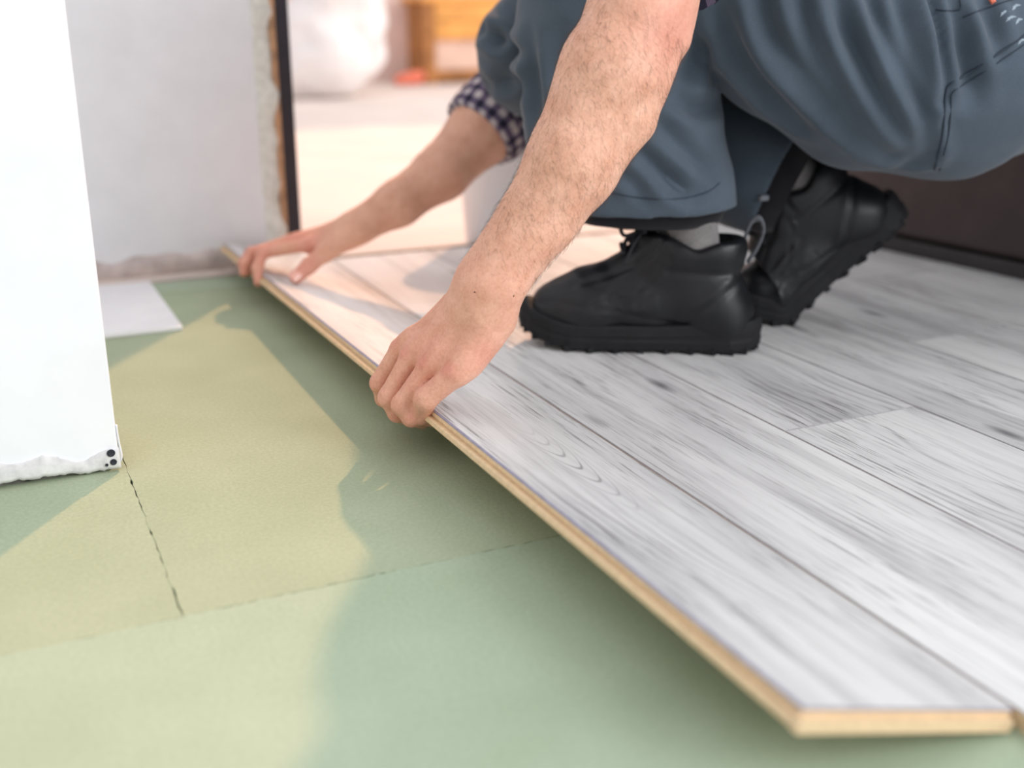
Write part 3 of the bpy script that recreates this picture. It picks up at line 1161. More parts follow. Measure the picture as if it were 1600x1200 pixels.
t2 = [at(404, 441, 1.748), at(381, 426, 1.770), at(384, 424, 1.785), at(390, 424, 1.80)]
f2 = [[Cone(m2[i], p2[i], 0.0108, 0.0092), Cone(p2[i], d2[i], 0.0092, 0.0085), Cone(d2[i], t2[i], 0.0085, 0.0075)] for i in range(4)]
thumb2 = [Cone(at(512, 391, 1.735), at(483, 415, 1.722), 0.0140, 0.0118), Cone(at(483, 415, 1.722), at(463, 433, 1.712), 0.0122, 0.0105)]
hand2 = Hand(palm2, f2 + [thumb2], 0.006, 0.0012)
right = U([U(farm + upper2, 0.016), hand2], 0.016)

# ---- trunk, neck and head
HIP = np.array([1.17, 1.19, 0.40])
CH = np.array([0.86, 1.31, 0.66])
NK = np.array([0.745, 1.33, 0.785])
HD = np.array([0.655, 1.345, 0.865])
fd = unit((-0.80, 0.05, -0.60))                 # facing
hu = unit(np.array((-0.55, 0.04, 0.83)))        # crown
hs = unit(np.cross(hu, fd))
trunk = [Cone(HIP, CH, 0.105, 0.115), Cone(CH, SH * 0.75 + CH * 0.25, 0.09, 0.06), Cone(CH, SR * 0.75 + CH * 0.25, 0.09, 0.06),
         Cone(CH * 0.6 + NK * 0.4, NK, 0.075, 0.058), Cone(NK, HD, 0.056, 0.058)]
head = [Cone(HD + hu * 0.03, HD + hu * 0.055 - fd * 0.015, 0.078, 0.076), Cone(HD + hu * 0.0 + fd * 0.02, HD - hu * 0.055 + fd * 0.045, 0.062, 0.036),
        Cone(HD + fd * 0.088 + hu * 0.012, HD + fd * 0.104 - hu * 0.018, 0.010, 0.015),
        Cone(HD + fd * 0.072 + hu * 0.035 + hs * 0.03, HD + fd * 0.072 + hu * 0.035 - hs * 0.03, 0.014, 0.014),
        Cone(HD + fd * 0.078 - hu * 0.048 + hs * 0.016, HD + fd * 0.078 - hu * 0.048 - hs * 0.016, 0.010, 0.010),
        Cone(HD + fd * 0.074 - hu * 0.078, HD + fd * 0.060 - hu * 0.080, 0.018, 0.020)]
for s_ in (1, -1):
    head.append(Cone(HD + hs * 0.075 * s_ + hu * 0.018 - fd * 0.008, HD + hs * 0.072 * s_ - hu * 0.022, 0.016, 0.010, hs, 2.0))


def sockets(P, d):
    for s_ in (1, -1):
        e = HD + fd * 0.084 + hu * 0.014 + hs * 0.031 * s_
        d = -smin(-d, np.linalg.norm(P - e, axis=1) - 0.013, 0.012)
        d = smin(d, np.linalg.norm(P - (e - fd * 0.011), axis=1) - 0.0115, 0.002)
    return d


trk = U([U(trunk, 0.06), Fn(U(head, 0.022), sockets)], 0.02)
body_node = U([left, right, trk], 0.03)


# knuckle creases, skin folds and veins
creases = []
for i in range(4):
    ax_ = unit(pip[i] - mc[i])
    sd_ = unit(np.cross(ax_, hn))
    out = unit(np.cross(sd_, unit(dip[i] - mc[i])))
    if out @ (pip[i] - (mc[i] + dip[i]) / 2) < 0:
        out = -out
    for o_ in (-0.0045, 0.0, 0.0045):
        creases.append((pip[i] + ax_ * o_ + out * 0.010 - sd_ * 0.007, pip[i] + ax_ * o_ * 0.6 + out * 0.012, pip[i] + ax_ * o_ + out * 0.010 + sd_ * 0.007))
V, F = nets(body_node, (0.30, 0.86, 0.0), (1.32, 1.95, 1.05), 0.0021, 18)
V = relax(V, F, 1, 0.4)
N = vnormals(V, F)
disp = np.zeros(len(V))
for c_ in creases:
    d_, p_ = dist_poly(V, resample(c_, 6))
    disp -= 0.0010 * np.exp(-(d_ / 0.0015) ** 2)
disp += np.where(np.linalg.norm(V - np.array([0.65, 1.0, 0.35]), axis=1) < 0.30, 0.0006 * wob(V, 90, 0.7) + 0.0010 * wob(V, 38, 1.9), 0)
V = V + N * disp[:, None]
body = mesh('body', V, F, 'skin', person, smooth=True)
tone = np.zeros(len(V))
for p_, r_, a_ in [(mc[i] + hn * 0.008, 0.013, 0.55) for i in range(1, 4)] + [(mc[0] + hn * 0.008, 0.014, 0.35)] + [(pip[i], 0.016, 0.42) for i in range(4)] + \
        [(dip[i], 0.016, 0.5) for i in range(4)] + [(at(1060, 45, 1.05), 0.045, 0.42), (at(760, 560, 1.09), 0.03, 0.35), (wr, 0.05, 0.18), (mc[2], 0.07, 0.28)] + \
        [(m2[i], 0.03, 0.5) for i in range(4)] + [(p2[i], 0.03, 0.5) for i in range(4)] + [(t2[i], 0.03, 0.4) for i in range(4)] + [(at(470, 425, 1.715), 0.035, 0.5)]:
    tone = np.maximum(tone, a_ * np.exp(-(((V - p_) ** 2).sum(1)) / (r_ * r_)))
ca = body.data.color_attributes.new('tone', 'FLOAT_COLOR', 'POINT')
ca.data.foreach_set('color', np.stack([tone, tone, tone, np.ones_like(tone)], 1).astype(np.float32).ravel())

# thumb nail of the far hand
ta = unit(at(463, 433, 1.712) - at(483, 415, 1.722))
tn_n = unit(-FWD + UPV * 0.55)
tn_n = unit(tn_n - ta * (tn_n @ ta))
ts = np.cross(tn_n, ta)
V2, F2 = [], []
tc = at(463, 433, 1.712) + ta * 0.001
for j in range(7):
    for i in range(9):
        a = math.radians(-55 + 110 * i / 8)
        u = -0.0055 + 0.0145 * j / 6
        rad = 0.0112 - 0.00005 * max(0, j - 4) ** 2
        sh_ = 1.0 - 0.25 * max(0, (j - 4) / 2) ** 2
        V2.append(tc + ta * u + rad * (tn_n * math.cos(a * sh_) + ts * math.sin(a * sh_)))
for j in range(6):
    for i in range(8):
        F2.append((j * 9 + i, j * 9 + i + 1, (j + 1) * 9 + i + 1, (j + 1) * 9 + i))
mesh('thumb_nail', V2, F2, 'nail', body, smooth=True, label='glossy thumb nail')


# fine arm hair, both forearms
def arm_hair(axis, count, keep, rad, seed):
    rng = np.random.default_rng(seed)
    A = np.array(axis)
    d_, p_ = dist_poly(V, A)
    idx = np.where((d_ < 0.075) & (p_ > 0.06) & (p_ < keep))[0]
    pick = rng.choice(idx, count)
    ax_ = unit(A[-1] - A[0])
    HV, HF = [], []
    for v in pick:
        n = N[v]
        pp = p_[v]
        if pp > 0.8 and rng.random() < (pp - 0.8) * 4.5:
            continue
        s = np.cross(n, ax_)
        ang = rng.normal(0.75, 0.38)
        t = unit(ax_ * math.cos(ang) + s * math.sin(ang) * (1 if s[2] < 0 else -1))
        t = unit(t - n * (t @ n))
        L = rng.uniform(0.006, 0.014) * (1.0 if pp < 0.75 else 0.7)
        lift = rng.uniform(0.12, 0.5)
        p0 = V[v] + rng.normal(0, 0.0008, 3) - n * 0.0006
        b = unit(np.cross(n, t))
        base = len(HV)
        cu = rng.normal(0, 0.35)
        for j in range(4):
            q = j / 3
            c = p0 + t * L * q + n * (L * lift * q * (1.25 - 0.75 * q) + 0.0005) + b * L * cu * q * q
            r = rad * (1 - 0.75 * q)
            HV += [c + n * r, c - n * r * 0.5 + b * r * 0.87, c - n * r * 0.5 - b * r * 0.87]
        for j in range(3):
            for k in range(3):
                HF.append((base + j * 3 + k, base + j * 3 + (k + 1) % 3, base + (j + 1) * 3 + (k + 1) % 3, base + (j + 1) * 3 + k))
    return HV, HF


HV, HF = arm_hair(fa, 6500, 1.0, 0.000075, 5)
h1 = mesh('arm_hair', HV, HF, 'hair', body, kind='stuff', label='short brown hair on the near forearm')
HV, HF = arm_hair(fb, 900, 0.9, 0.00009, 6)
h2_ = mesh('arm_hair', HV, HF, 'hair', body, kind='stuff', label='short brown hair on the far forearm')

# head hair
hn_ = Fn(U([Cone(HD + hu * 0.034, HD + hu * 0.06 - fd * 0.018, 0.086, 0.084), Cone(HD + hu * 0.03 - fd * 0.03, HD - hu * 0.02 - fd * 0.045, 0.075, 0.05)], 0.03),
         lambda P, d: np.maximum(d + 0.003 * wob(P, 120, 1.0), ((P - HD) @ fd) * 0.85 - ((P - HD) @ hu) * 0.6 + 0.004))
Vh, Fh = nets(hn_, HD - 0.2, HD + 0.2, 0.006, 14)
mesh('hair', Vh, Fh, 'hairhead', person, smooth=True)


# ---- lofted sleeves with cloth coordinates
def loft(path, radii, n=28, rings=40, thick=0.0, ripple=0.0, seed=0.0):
    P = resample(path, rings)
    R = resample(np.array(radii)[:, None], rings)[:, 0]
    T_ = np.gradient(P, axis=0)
    u = unit(np.cross((0, 0, 1.0), T_[0]))
    V, UV = [], []
    s = 0.0
    for i in range(rings):
        t = unit(T_[i])
        u = unit(u - t * (u @ t))
        w = np.cross(t, u)
        if i:
            s += np.linalg.norm(P[i] - P[i - 1])
        for k in range(n + 1):
            a = 2 * math.pi * k / n
            r = R[i] * (1 + ripple * (math.sin(3 * a + s * 60 + seed) * 0.6 + math.sin(5 * a - s * 90 + seed * 2) * 0.4))
            V.append(P[i] + r * (math.cos(a) * u + math.sin(a) * w))
            UV.append((a * R.mean() / 0.0235, s / 0.0235))
    F = []
    for i in range(rings - 1):
        for k in range(n):
            F.append((i * (n + 1) + k, i * (n + 1) + k + 1, (i + 1) * (n + 1) + k + 1, (i + 1) * (n + 1) + k))
    return V, F, UV


# shirt: trunk plus two rolled sleeves
sh_node = Fn(U([Cone(HIP, CH, 0.135, 0.142), Cone(CH, SH, 0.105, 0.082), Cone(CH, SR, 0.105, 0.082), Cone(CH * 0.55 + NK * 0.45, NK, 0.085, 0.066)], 0.06),
             lambda P, d: d + 0.004 * wob(P, 30, 0.4))
Vs, Fs = nets(sh_node, (0.55, 0.85, 0.2), (1.45, 1.8, 0.95), 0.009, 14)
uvs = np.stack([(Vs[:, 0] + Vs[:, 2]) / 0.033, (Vs[:, 1] * 1.2 + Vs[:, 2] * 0.3) / 0.0235], 1)
shirt = mesh('shirt', Vs, Fs, 'plaid', person, smooth=True, uv=uvs, label='navy and white checked work shirt')
ud = unit(SH - EL)
Vs, Fs, uvs = loft([SH + ud * 0.02, SH * 0.6 + EL * 0.4, EL + ud * 0.075], [0.088, 0.080, 0.074], ripple=0.03)
mesh('sleeve', Vs, Fs, 'plaid', shirt, smooth=True, uv=uvs)
Vs, Fs, uvs = loft([EL + ud * 0.115, EL + ud * 0.112, EL + ud * 0.062, EL + ud * 0.058, EL + ud * 0.064, EL + ud * 0.11], [0.072, 0.083, 0.081, 0.076, 0.070, 0.068], ripple=0.03, seed=1)
mesh('rolled_cuff', Vs, Fs, 'plaid', shirt, smooth=True, uv=uvs)
ua = unit(SR - ER)
fa2 = unit(fb[1] - fb[2])
Vs, Fs, uvs = loft([SR, ER * 0.45 + SR * 0.55, ER + ua * 0.03, at(792, 166, 1.84), at(776, 182, 1.836)], [0.082, 0.074, 0.068, 0.066, 0.064], ripple=0.04, seed=2)
mesh('sleeve', Vs, Fs, 'plaid', shirt, smooth=True, uv=uvs)
e0 = at(749, 208, 1.832)
Vs, Fs, uvs = loft([e0 + fa2 * 0.072, e0 + fa2 * 0.068, e0 + fa2 * 0.030, e0 + fa2 * 0.002, e0 - fa2 * 0.002, e0 + fa2 * 0.004, e0 + fa2 * 0.06],
                   [0.060, 0.070, 0.072, 0.0675, 0.064, 0.059, 0.057], ripple=0.035, seed=3)
mesh('rolled_cuff', Vs, Fs, 'plaid', shirt, smooth=True, uv=uvs, label='rolled checked cuff on the far arm')

# ---- trousers
hv = unit((FWD[0], FWD[1], 0))
KL = at(962, -75, 1.405)
thighL = chain([at(985, -100, 1.385), at(1128, -58, 1.385), at(1245, 36, 1.395), at(1360, 102, 1.415), at(1480, 110, 1.435), at(1590, 58, 1.46)],
               [0.100, 0.101, 0.113, 0.124, 0.132, 0.127])
hemL = at(1016, 322, 1.475)
shinL = chain([KL, at(962, 60, 1.43), at(972, 200, 1.455), at(1010, 300, 1.472), at(1022, 345, 1.475)], [0.118, 0.122, 0.120, 0.108, 0.105], hv, 1.25)
KR = at(846, 82, 1.66)
hipR = np.array([1.17, 1.31, 0.38])
thighR = chain([KR, at(1090, 60, 1.64), hipR], [0.096, 0.108, 0.128])
shinR = chain([KR, at(1010, 190, 1.63), at(1165, 262, 1.60), at(1255, 303, 1.575)], [0.092, 0.086, 0.080, 0.078])
pel = [Cone(at(1560, 70, 1.47), hipR, 0.140, 0.130), Cone(np.array([1.235, 1.16, 0.40]), np.array([1.12, 1.22, 0.49]), 0.150, 0.148)]
hemRp = at(1212, 286, 1.585)
dR = unit(at(1165, 262, 1.60) - at(1010, 190, 1.63))
dL = unit(np.array([0.02, 0.0, -1.0]))


def hemcut(P, d, c, dr, near, inner):
    """open the trouser leg at its hem"""
    s = (P - c) @ dr
    m = np.linalg.norm(P - c, axis=1) < near
    cut = np.maximum(d, s)
    cut = np.maximum(cut, -np.maximum(inner.d(P), -(s + 0.06)))
    return np.where(m, cut, d)


innerL = U(chain([at(972, 200, 1.455), at(1010, 300, 1.472), at(1026, 370, 1.478)], [0.110, 0.099, 0.097], hv, 1.25), 0.02)
innerR = U(chain([at(1010, 190, 1.63), at(1165, 262, 1.60), at(1290, 318, 1.56)], [0.078, 0.072, 0.070]), 0.02)
legL = Fn(U(shinL, 0.03), lambda P, d: hemcut(P, d, hemL, dL, 0.20, innerL))
legR = Fn(U(shinR, 0.03), lambda P, d: hemcut(P, d, hemRp, dR, 0.16, innerR))
tr_node = U([U(thighL + thighR + pel, 0.028), legL, legR], 0.007)
V, F = nets(tr_node, (0.55, 0.80, 0.10), (1.50, 1.90, 0.75), 0.0040, 18)
V = relax(V, F, 2, 0.5)
BV = bvhtree.BVHTree.FromPolygons(V.tolist(), F.tolist())


def on_cloth(pts, bv=None, lift=0.0):
    """survey marks on the garment: sight lines meeting its surface"""
    out = []
    for px_, py_ in pts:
        d = Vector(unit(FWD + RGT * (px_ - 800) / FPX - UPV * (py_ - 600) / FPX))
        h, n_, i_, ds = (bv or BV).ray_cast(Vector(CAMP), d)
        if h is not None:
            out.append(np.array(h) + np.array(n_) * (lift if n_.dot(d) < 0 else -lift))
    return np.array(out)


folds = [  # pixel marks, depth of the fold, half width
    ([(1128, 15), (1150, 75), (1195, 140), (1250, 195)], 0.0085, 0.013),
    ([(1180, -25), (1215, 60), (1270, 130), (1325, 195), (1385, 245)], 0.0080, 0.012),
    ([(1240, -30), (1262, 60), (1310, 130), (1365, 200), (1420, 255)], 0.0075, 0.011),
    ([(1300, -30), (1322, 50), (1362, 130), (1402, 195), (1445, 250)], 0.0085, 0.011),
    ([(1345, -30), (1378, 50), (1405, 120), (1436, 180), (1458, 235)], 0.0070, 0.009),
    ([(1392, -30), (1410, 50), (1425, 110), (1450, 170)], 0.0060, 0.010),
    ([(1440, -30), (1462, 30), (1472, 90), (1476, 150)], 0.0100, 0.008),
    ([(1480, 0), (1496, 60), (1508, 105), (1520, 150)], 0.0085, 0.013),
    ([(1530, 0), (1548, 40), (1560, 80)], 0.0060, 0.011),
    ([(880, 60), (900, 140), (930, 220)], 0.006, 0.015),
    ([(1105, 70), (1080, 100), (1062, 130)], 0.006, 0.012),
    ([(1120, 165), (1085, 170), (1050, 150)], 0.006, 0.011),
    ([(985, 215), (1015, 250), (1060, 290), (1085, 300)], 0.0085, 0.012),
    ([(1010, 185), (1055, 225), (1105, 270)], 0.0060, 0.012),
    ([(960, 262), (990, 280), (1010, 305)], 0.0050, 0.010),
    ([(752, 45), (780, 62), (815, 84)], 0.0100, 0.010),
    ([(758, 130), (790, 128), (818, 135)], 0.0060, 0.012),
    ([(828, 60), (838, 130), (842, 200)], 0.0060, 0.012),
]
N = vnormals(V, F)
disp = 0.0012 * wob(V, 45, 0.3) + 0.0015 * wob(V, 22, 1.4)
for pts, amp, wd in folds:
    P = on_cloth(pts)
    if len(P) < 2:
        continue
    P = resample(P, 24)
    d_, p_ = dist_poly(V, P)
    env = np.sin(np.pi * np.clip(p_ * 0.86 + 0.07, 0, 1)) ** 0.7
    disp += env * 1.45 * amp * (-np.exp(-(d_ / wd) ** 2) + 0.75 * np.exp(-((d_ - 1.9 * wd) / wd) ** 2))
V = V + N * disp[:, None]
V = relax(V, F, 1, 0.4)
trousers = mesh('trousers', V, F, 'trousers', person, smooth=True, label='slate blue grey work trousers, folded over the bent knees')
BV2 = bvhtree.BVHTree.FromPolygons(V.tolist(), F.tolist())


def seam(pts, r=0.0009, n=40, name='seam', mat='stitch', lift=0.0007):
    P = on_cloth([tuple(p) for p in resample(np.array(pts, float), n)], BV2, lift)
    if len(P) > 3:
        P = relax_line(P)
        v, f = tube_vf(P, r, 6)
        mesh(name, v, f, mat, trousers, smooth=True)


def relax_line(P):
    Q = P.copy()
    for _ in range(2):
        Q[1:-1] = (Q[:-2] + 2 * Q[1:-1] + Q[2:]) / 4
    return Q


seam([(1460, 264), (1472, 215), (1476, 165), (1478, 142), (1487, 130), (1519, 111), (1563, 82), (1602, 54)], 0.0014)
seam([(1468, 266), (1481, 215), (1486, 165), (1487, 148), (1496, 138), (1524, 121), (1568, 92), (1602, 68)], 0.0008)
seam([(1463, 15), (1482, 17), (1501, 14), (1500, 0)], 0.0008)
seam([(1505, 27), (1530, 17), (1556, 8), (1602, -8)], 0.0009)
seam([(950, 300), (1000, 309), (1060, 311), (1105, 300), (1124, 286)], 0.0007)
P = on_cloth([(1548, -2), (1553, 5)], BV2, 0.001)
if len(P) == 2:
    v, f = tube_vf(np.array([P[0], (P[0] + P[1]) / 2, P[1]]), 0.003, 6)
    mesh('red_tag', v, f, 'red', trousers, label='tiny red tag at the pocket')
for (sx_, sy_, L_) in [(1572, 22, 9), (1582, 30, 10), (1590, 12, 8), (1594, 34, 7), (1598, 66, 8)]:
    P = on_cloth([(sx_ - L_, sy_ + 4), (sx_ - 3, sy_ - 3), (sx_ + L_ * 0.6, sy_ - 4)], BV2, 0.0)
    if len(P) == 3:
        v, f = tube_vf(resample(P, 8), np.array([0.0004, 0.001, 0.0022, 0.0012, 0.002, 0.0014, 0.001, 0.0004]), 6, flat=(unit(-FWD), 0.3))
        mesh('paint_smear', v, f, 'paint', trousers, label='dried pale paint smear')

# black lining showing below the hems
lp = [hemL + np.array([0, 0, 0.02]), hemL + np.array([0, 0, 0.005]), hemL + np.array([0, 0, -0.012]), hemL + np.array([0, 0, -0.019])]


def ell_tube(path, ra, rb, axis, n=40, rip=0.0, both=True):
    P = resample(path, 12)
    V_, F_ = [], []
    a1 = unit(axis)
    rr2 = resample(np.array([[a, b] for a, b in zip(ra, rb)]), 12)
    for i in range(12):
        t = unit(np.gradient(P, axis=0)[i])
        u = unit(a1 - t * (a1 @ t))
        w = np.cross(t, u)
        for k in range(n):
            a = 2 * math.pi * k / n
            q = 1 + rip * (i / 11) * (math.sin(a * 4 + 1) + 0.5 * math.sin(a * 9))
            V_.append(P[i] + q * (rr2[i, 0] * math.cos(a) * w + rr2[i, 1] * math.sin(a) * u))
    for i in range(11):
        for k in range(n):
            F_.append((i * n + k, i * n + (k + 1) % n, (i + 1) * n + (k + 1) % n, (i + 1) * n + k))
    return V_, F_


v, f = ell_tube(lp, [0.098, 0.099, 0.096, 0.092], [0.077, 0.078, 0.075, 0.071], hv, rip=0.02)
ln = mesh('trouser_lining', v, f, 'lining', trousers, smooth=True, label='black lining hanging below the near hem')
v, f = ell_tube([hemRp - dR * 0.05, hemRp, hemRp + dR * 0.015, hemRp + dR * 0.028], [0.074, 0.074, 0.070, 0.062], [0.074, 0.074, 0.070, 0.062], hv, rip=0.04)
mesh('trouser_lining', v, f, 'lining', trousers, smooth=True, label='black lining hanging below the far hem')
sb = at(1193, 309, 1.52)
v, f = bevel_box(tuple(sb - np.array([0.007, 0.004, 0.004])), tuple(sb + np.array([0.007, 0.004, 0.004])), 0.002)
mesh('snap_buckle', v, f, 'metal', trousers, label='small grey buckle at the far hem')


# ---- boots, modelled flat with the heel at x = 0 and the toe along +x
def foot_half(x):
    """half widths of the footprint: outer, inner"""
    xs = [0.0, 0.012, 0.04, 0.09, 0.14, 0.19, 0.235, 0.27, 0.295, 0.309, 0.315]
    o = [0.006, 0.024, 0.036, 0.037, 0.040, 0.048, 0.052, 0.047, 0.034, 0.018, 0.004]
    i = [0.006, 0.024, 0.035, 0.033, 0.031, 0.041, 0.047, 0.045, 0.035, 0.020, 0.004]
    return np.interp(x, xs, o), np.interp(x, xs, i)


def make_boot(xf, side, label):
    """xf maps an (n,3) array of flat boot coordinates into the room; side=+1 when the outer side is -y"""
    def place(P):
        P = np.array(P, float)
        P[:, 1] *= side
        return xf(P)

    def fix(F_):
        return [tuple(q)[::-1] for q in F_] if side < 0 else [tuple(q) for q in F_]
    yz = np.array([0, 1.0, 0])
    up = U([Cone((0.262, 0.002, 0.046), (0.225, -0.001, 0.052), 0.043, 0.050, (0, 0, 1), 1.10),
            Cone((0.225, 0, 0.052), (0.15, 0.0, 0.062), 0.049, 0.044),
            Cone((0.15, 0, 0.062), (0.06, 0, 0.062), 0.042, 0.041),
            Cone((0.06, 0, 0.062), (0.047, 0, 0.045), 0.041, 0.042),
            Cone((0.215, 0, 0.070), (0.128, 0, 0.126), 0.030, 0.034),
            Cone((0.128, 0, 0.120), (0.118, 0, 0.165), 0.035, 0.036),
            Cone((0.070, 0, 0.07), (0.062, 0, 0.165), 0.041, 0.043, yz, 1.0),
            Cone((0.10, 0, 0.09), (0.092, 0, 0.165), 0.041, 0.042)], 0.022)

    def cut(P, d):
        d = np.maximum(d, 0.016 - P[:, 2])
        top = P[:, 2] - (0.150 + 0.16 * np.clip(P[:, 0] - 0.085, 0, 0.05) - 0.012 * np.exp(-((P[:, 0] - 0.085) / 0.02) ** 2) + 0.06 * np.clip(0.045 - P[:, 0], 0, 0.04))
        d = -smin(-d, -top, 0.006)
        q = (P - np.array([0.080, 0, 0]))
        hole = np.sqrt((q[:, 0] / 1.35) ** 2 + q[:, 1] ** 2) - 0.0335
        hole = np.maximum(hole, 0.105 - P[:, 2])
        return -smin(-d, hole, 0.004)
    V_, F_ = nets(Fn(up, cut), (-0.02, -0.08, 0.0), (0.34, 0.08, 0.20), 0.0036, 16)
    V_ = relax(V_, F_, 1, 0.5)
    N_ = vnormals(V_, F_)
    x, y, z = V_[:, 0], V_[:, 1], V_[:, 2]
    dp = np.zeros(len(V_))
    # padded collar, sunk quarter panel, heel counter, toe seams
    dp += 0.0035 * np.exp(-((z - 0.133) / 0.013) ** 2) * (x < 0.115)
    dp -= 0.0028 * np.exp(-((z - 0.108 - 0.05 * (x - 0.05)) / 0.0045) ** 2) * (x < 0.125)
    def groove(line, amp, wd):
        nonlocal dp
        L_ = np.array(line, float)
        best = np.full(len(V_), 9.0)
        for a, b in zip(L_[:-1], L_[1:]):
            ab = b - a
            q = np.stack([x, z], 1) - a
            t = np.clip((q @ ab) / (ab @ ab), 0, 1)
            best = np.minimum(best, np.linalg.norm(q - t[:, None] * ab, axis=1))
        dp += amp * np.exp(-(best / wd) ** 2)
    groove([(0.005, 0.115), (0.035, 0.092), (0.075, 0.060), (0.10, 0.030)], -0.0022, 0.0035)      # heel counter
    groove([(0.012, 0.125), (0.045, 0.098), (0.085, 0.066), (0.112, 0.030)], 0.0016, 0.0045)
    groove([(0.305, 0.058), (0.26, 0.066), (0.20, 0.060), (0.10, 0.040)], -0.0016, 0.0035)        # welt seam
    groove([(0.245, 0.088), (0.20, 0.100), (0.16, 0.118), (0.135, 0.140), (0.128, 0.155)], -0.0022, 0.004)   # facing edge
    groove([(0.135, 0.100), (0.150, 0.085), (0.19, 0.075)], 0.0018, 0.004)                         # side emblem strokes
    groove([(0.130, 0.120), (0.138, 0.098), (0.165, 0.078), (0.215, 0.066)], -0.0018, 0.003)
    groove([(0.150, 0.062), (0.170, 0.052)], 0.0014, 0.003)
    groove([(0.165, 0.064), (0.185, 0.052)], 0.0014, 0.003)
    groove([(0.180, 0.064), (0.200, 0.052)], 0.0014, 0.003)
    dp += 0.0009 * wob(V_, 110, 0.4) * (x > 0.13)
    V_ = V_ + N_ * dp[:, None]
    boot = mesh('boot', place(V_), F_ if side > 0 else F_[:, ::-1], 'leather', person, smooth=True, label=label)
    fb_ = bvhtree.BVHTree.FromPolygons(V_.tolist(), F_.tolist())

    # sole: midsole wall and lugged outsole
    def rocker(X):
        return 0.020 * np.clip((X - 0.225) / 0.09, 0, 1) ** 2 + 0.004 * np.clip((0.03 - X) / 0.03, 0, 1) ** 2
    xs = 0.1575 - 0.1575 * np.cos(np.linspace(0, math.pi, 44))
    ring = []
    for X in xs:
        ring.append((X, -foot_half(X)[0]))
    for X in xs[::-1]:
        ring.append((X, foot_half(X)[1]))
    ring = np.array(ring)
    m = len(ring)
    cen = np.array([0.155, 0.0])

    def layer(off, z, tw=1.0):
        d = ring - cen
        ln_ = np.linalg.norm(d, axis=1, keepdims=True)
        q = ring + d / ln_ * off
        return np.column_stack([q, z + rocker(q[:, 0]) * tw])
    Ls = [layer(0.0005, 0.0035), layer(0.0046, 0.0060), layer(0.0062, 0.016), layer(0.0050, 0.0205), layer(0.0066, 0.024), layer(0.0056, 0.034), layer(0.0030, 0.0375, 0.9), layer(-0.006, 0.039, 0.9)]
    # heel block is taller
    for Lq in Ls[4:]:
        Lq[:, 2] += 0.006 * np.clip((0.12 - Lq[:, 0]) / 0.08, 0, 1) + 0.004 * np.clip((Lq[:, 0] - 0.26) / 0.05, 0, 1)
    V3 = np.vstack(Ls)
    F3 = []
    for j in range(len(Ls) - 1):
        for i in range(m):
            F3.append((j * m + i, j * m + (i + 1) % m, (j + 1) * m + (i + 1) % m, (j + 1) * m + i))
    F3.append(tuple(range(m - 1, -1, -1)))
    F3.append(tuple((len(Ls) - 1) * m + i for i in range(m)))
    sole = mesh('sole', place(V3), fix(F3), 'rubber', boot, smooth=False, label='black lugged rubber sole')
    lugs = []
    for i in range(0, m, 3):
        p = ring[i]
        d = unit(cen - p)
        q = p + d * 0.004
        t = np.array([-d[1], d[0]])
        z0 = float(rocker(np.array([p[0]]))[0])
        a, b = q - d * 0.0072 - t * 0.0046, q - d * 0.0072 + t * 0.0046
        c, e = q + d * 0.010 + t * 0.0042, q + d * 0.010 - t * 0.0042
        vv = [(*w, z0 + h_) for h_ in (0.0, 0.008) for w in (a, b, c, e)]
        lugs.append((vv, [(0, 3, 2, 1), (4, 5, 6, 7), (0, 1, 5, 4), (1, 2, 6, 5), (2, 3, 7, 6), (3, 0, 4, 7)]))
    vv, ff = join(lugs)
    mesh('tread_lugs', place(np.array(vv)), fix(ff), 'rubber', boot)

    def drop(x_, y_, lift=0.002):
        """point on the upper, from above"""
        h, n_, i_, ds = fb_.ray_cast(Vector((x_, y_, 0.30)), Vector((-0.25, 0, -1)).normalized())
        if h is None:
            return np.array([x_, y_, 0.12])
        return np.array(h) + np.array(n_) * lift
    # tongue
    tg = [(0.214, 0.094), (0.19, 0.110), (0.165, 0.127), (0.148, 0.146), (0.140, 0.168), (0.141, 0.186)]
    tv, tf = [], []
    P_ = resample(np.array([(a, 0, b) for a, b in tg]), 14)
    for i, c in enumerate(P_):
        wdt = 0.017 + 0.009 * i / 13
        for k in range(9):
            a = -1 + 2 * k / 8
            tv.append((c[0] - 0.010 * a * a, a * wdt, c[2] - 0.012 * a * a + 0.002))
    n9 = len(tv)
    tv += [(a - 0.004, b, c - 0.004) for a, b, c in tv]
    for i in range(13):
        for k in range(8):
            q = (i * 9 + k, i * 9 + k + 1, (i + 1) * 9 + k + 1, (i + 1) * 9 + k)
            tf.append(q)
            tf.append(tuple(n9 + w for w in q[::-1]))
    for i in range(13):
        for k in (0, 8):
            tf.append((i * 9 + k, (i + 1) * 9 + k, n9 + (i + 1) * 9 + k, n9 + i * 9 + k))
    for k in range(8):
        for i in (0, 13):
            tf.append((i * 9 + k, i * 9 + k + 1, n9 + i * 9 + k + 1, n9 + i * 9 + k))
    mesh('tongue', place(np.array(tv)), fix(tf), 'leather', boot, smooth=True)
    # laces and eyelets
    st = [(0.222, 0.015), (0.204, 0.017), (0.187, 0.019), (0.171, 0.021), (0.157, 0.023), (0.146, 0.026)]
    eye = [(drop(a, -b, 0.0016), drop(a, b, 0.0016)) for a, b in st]
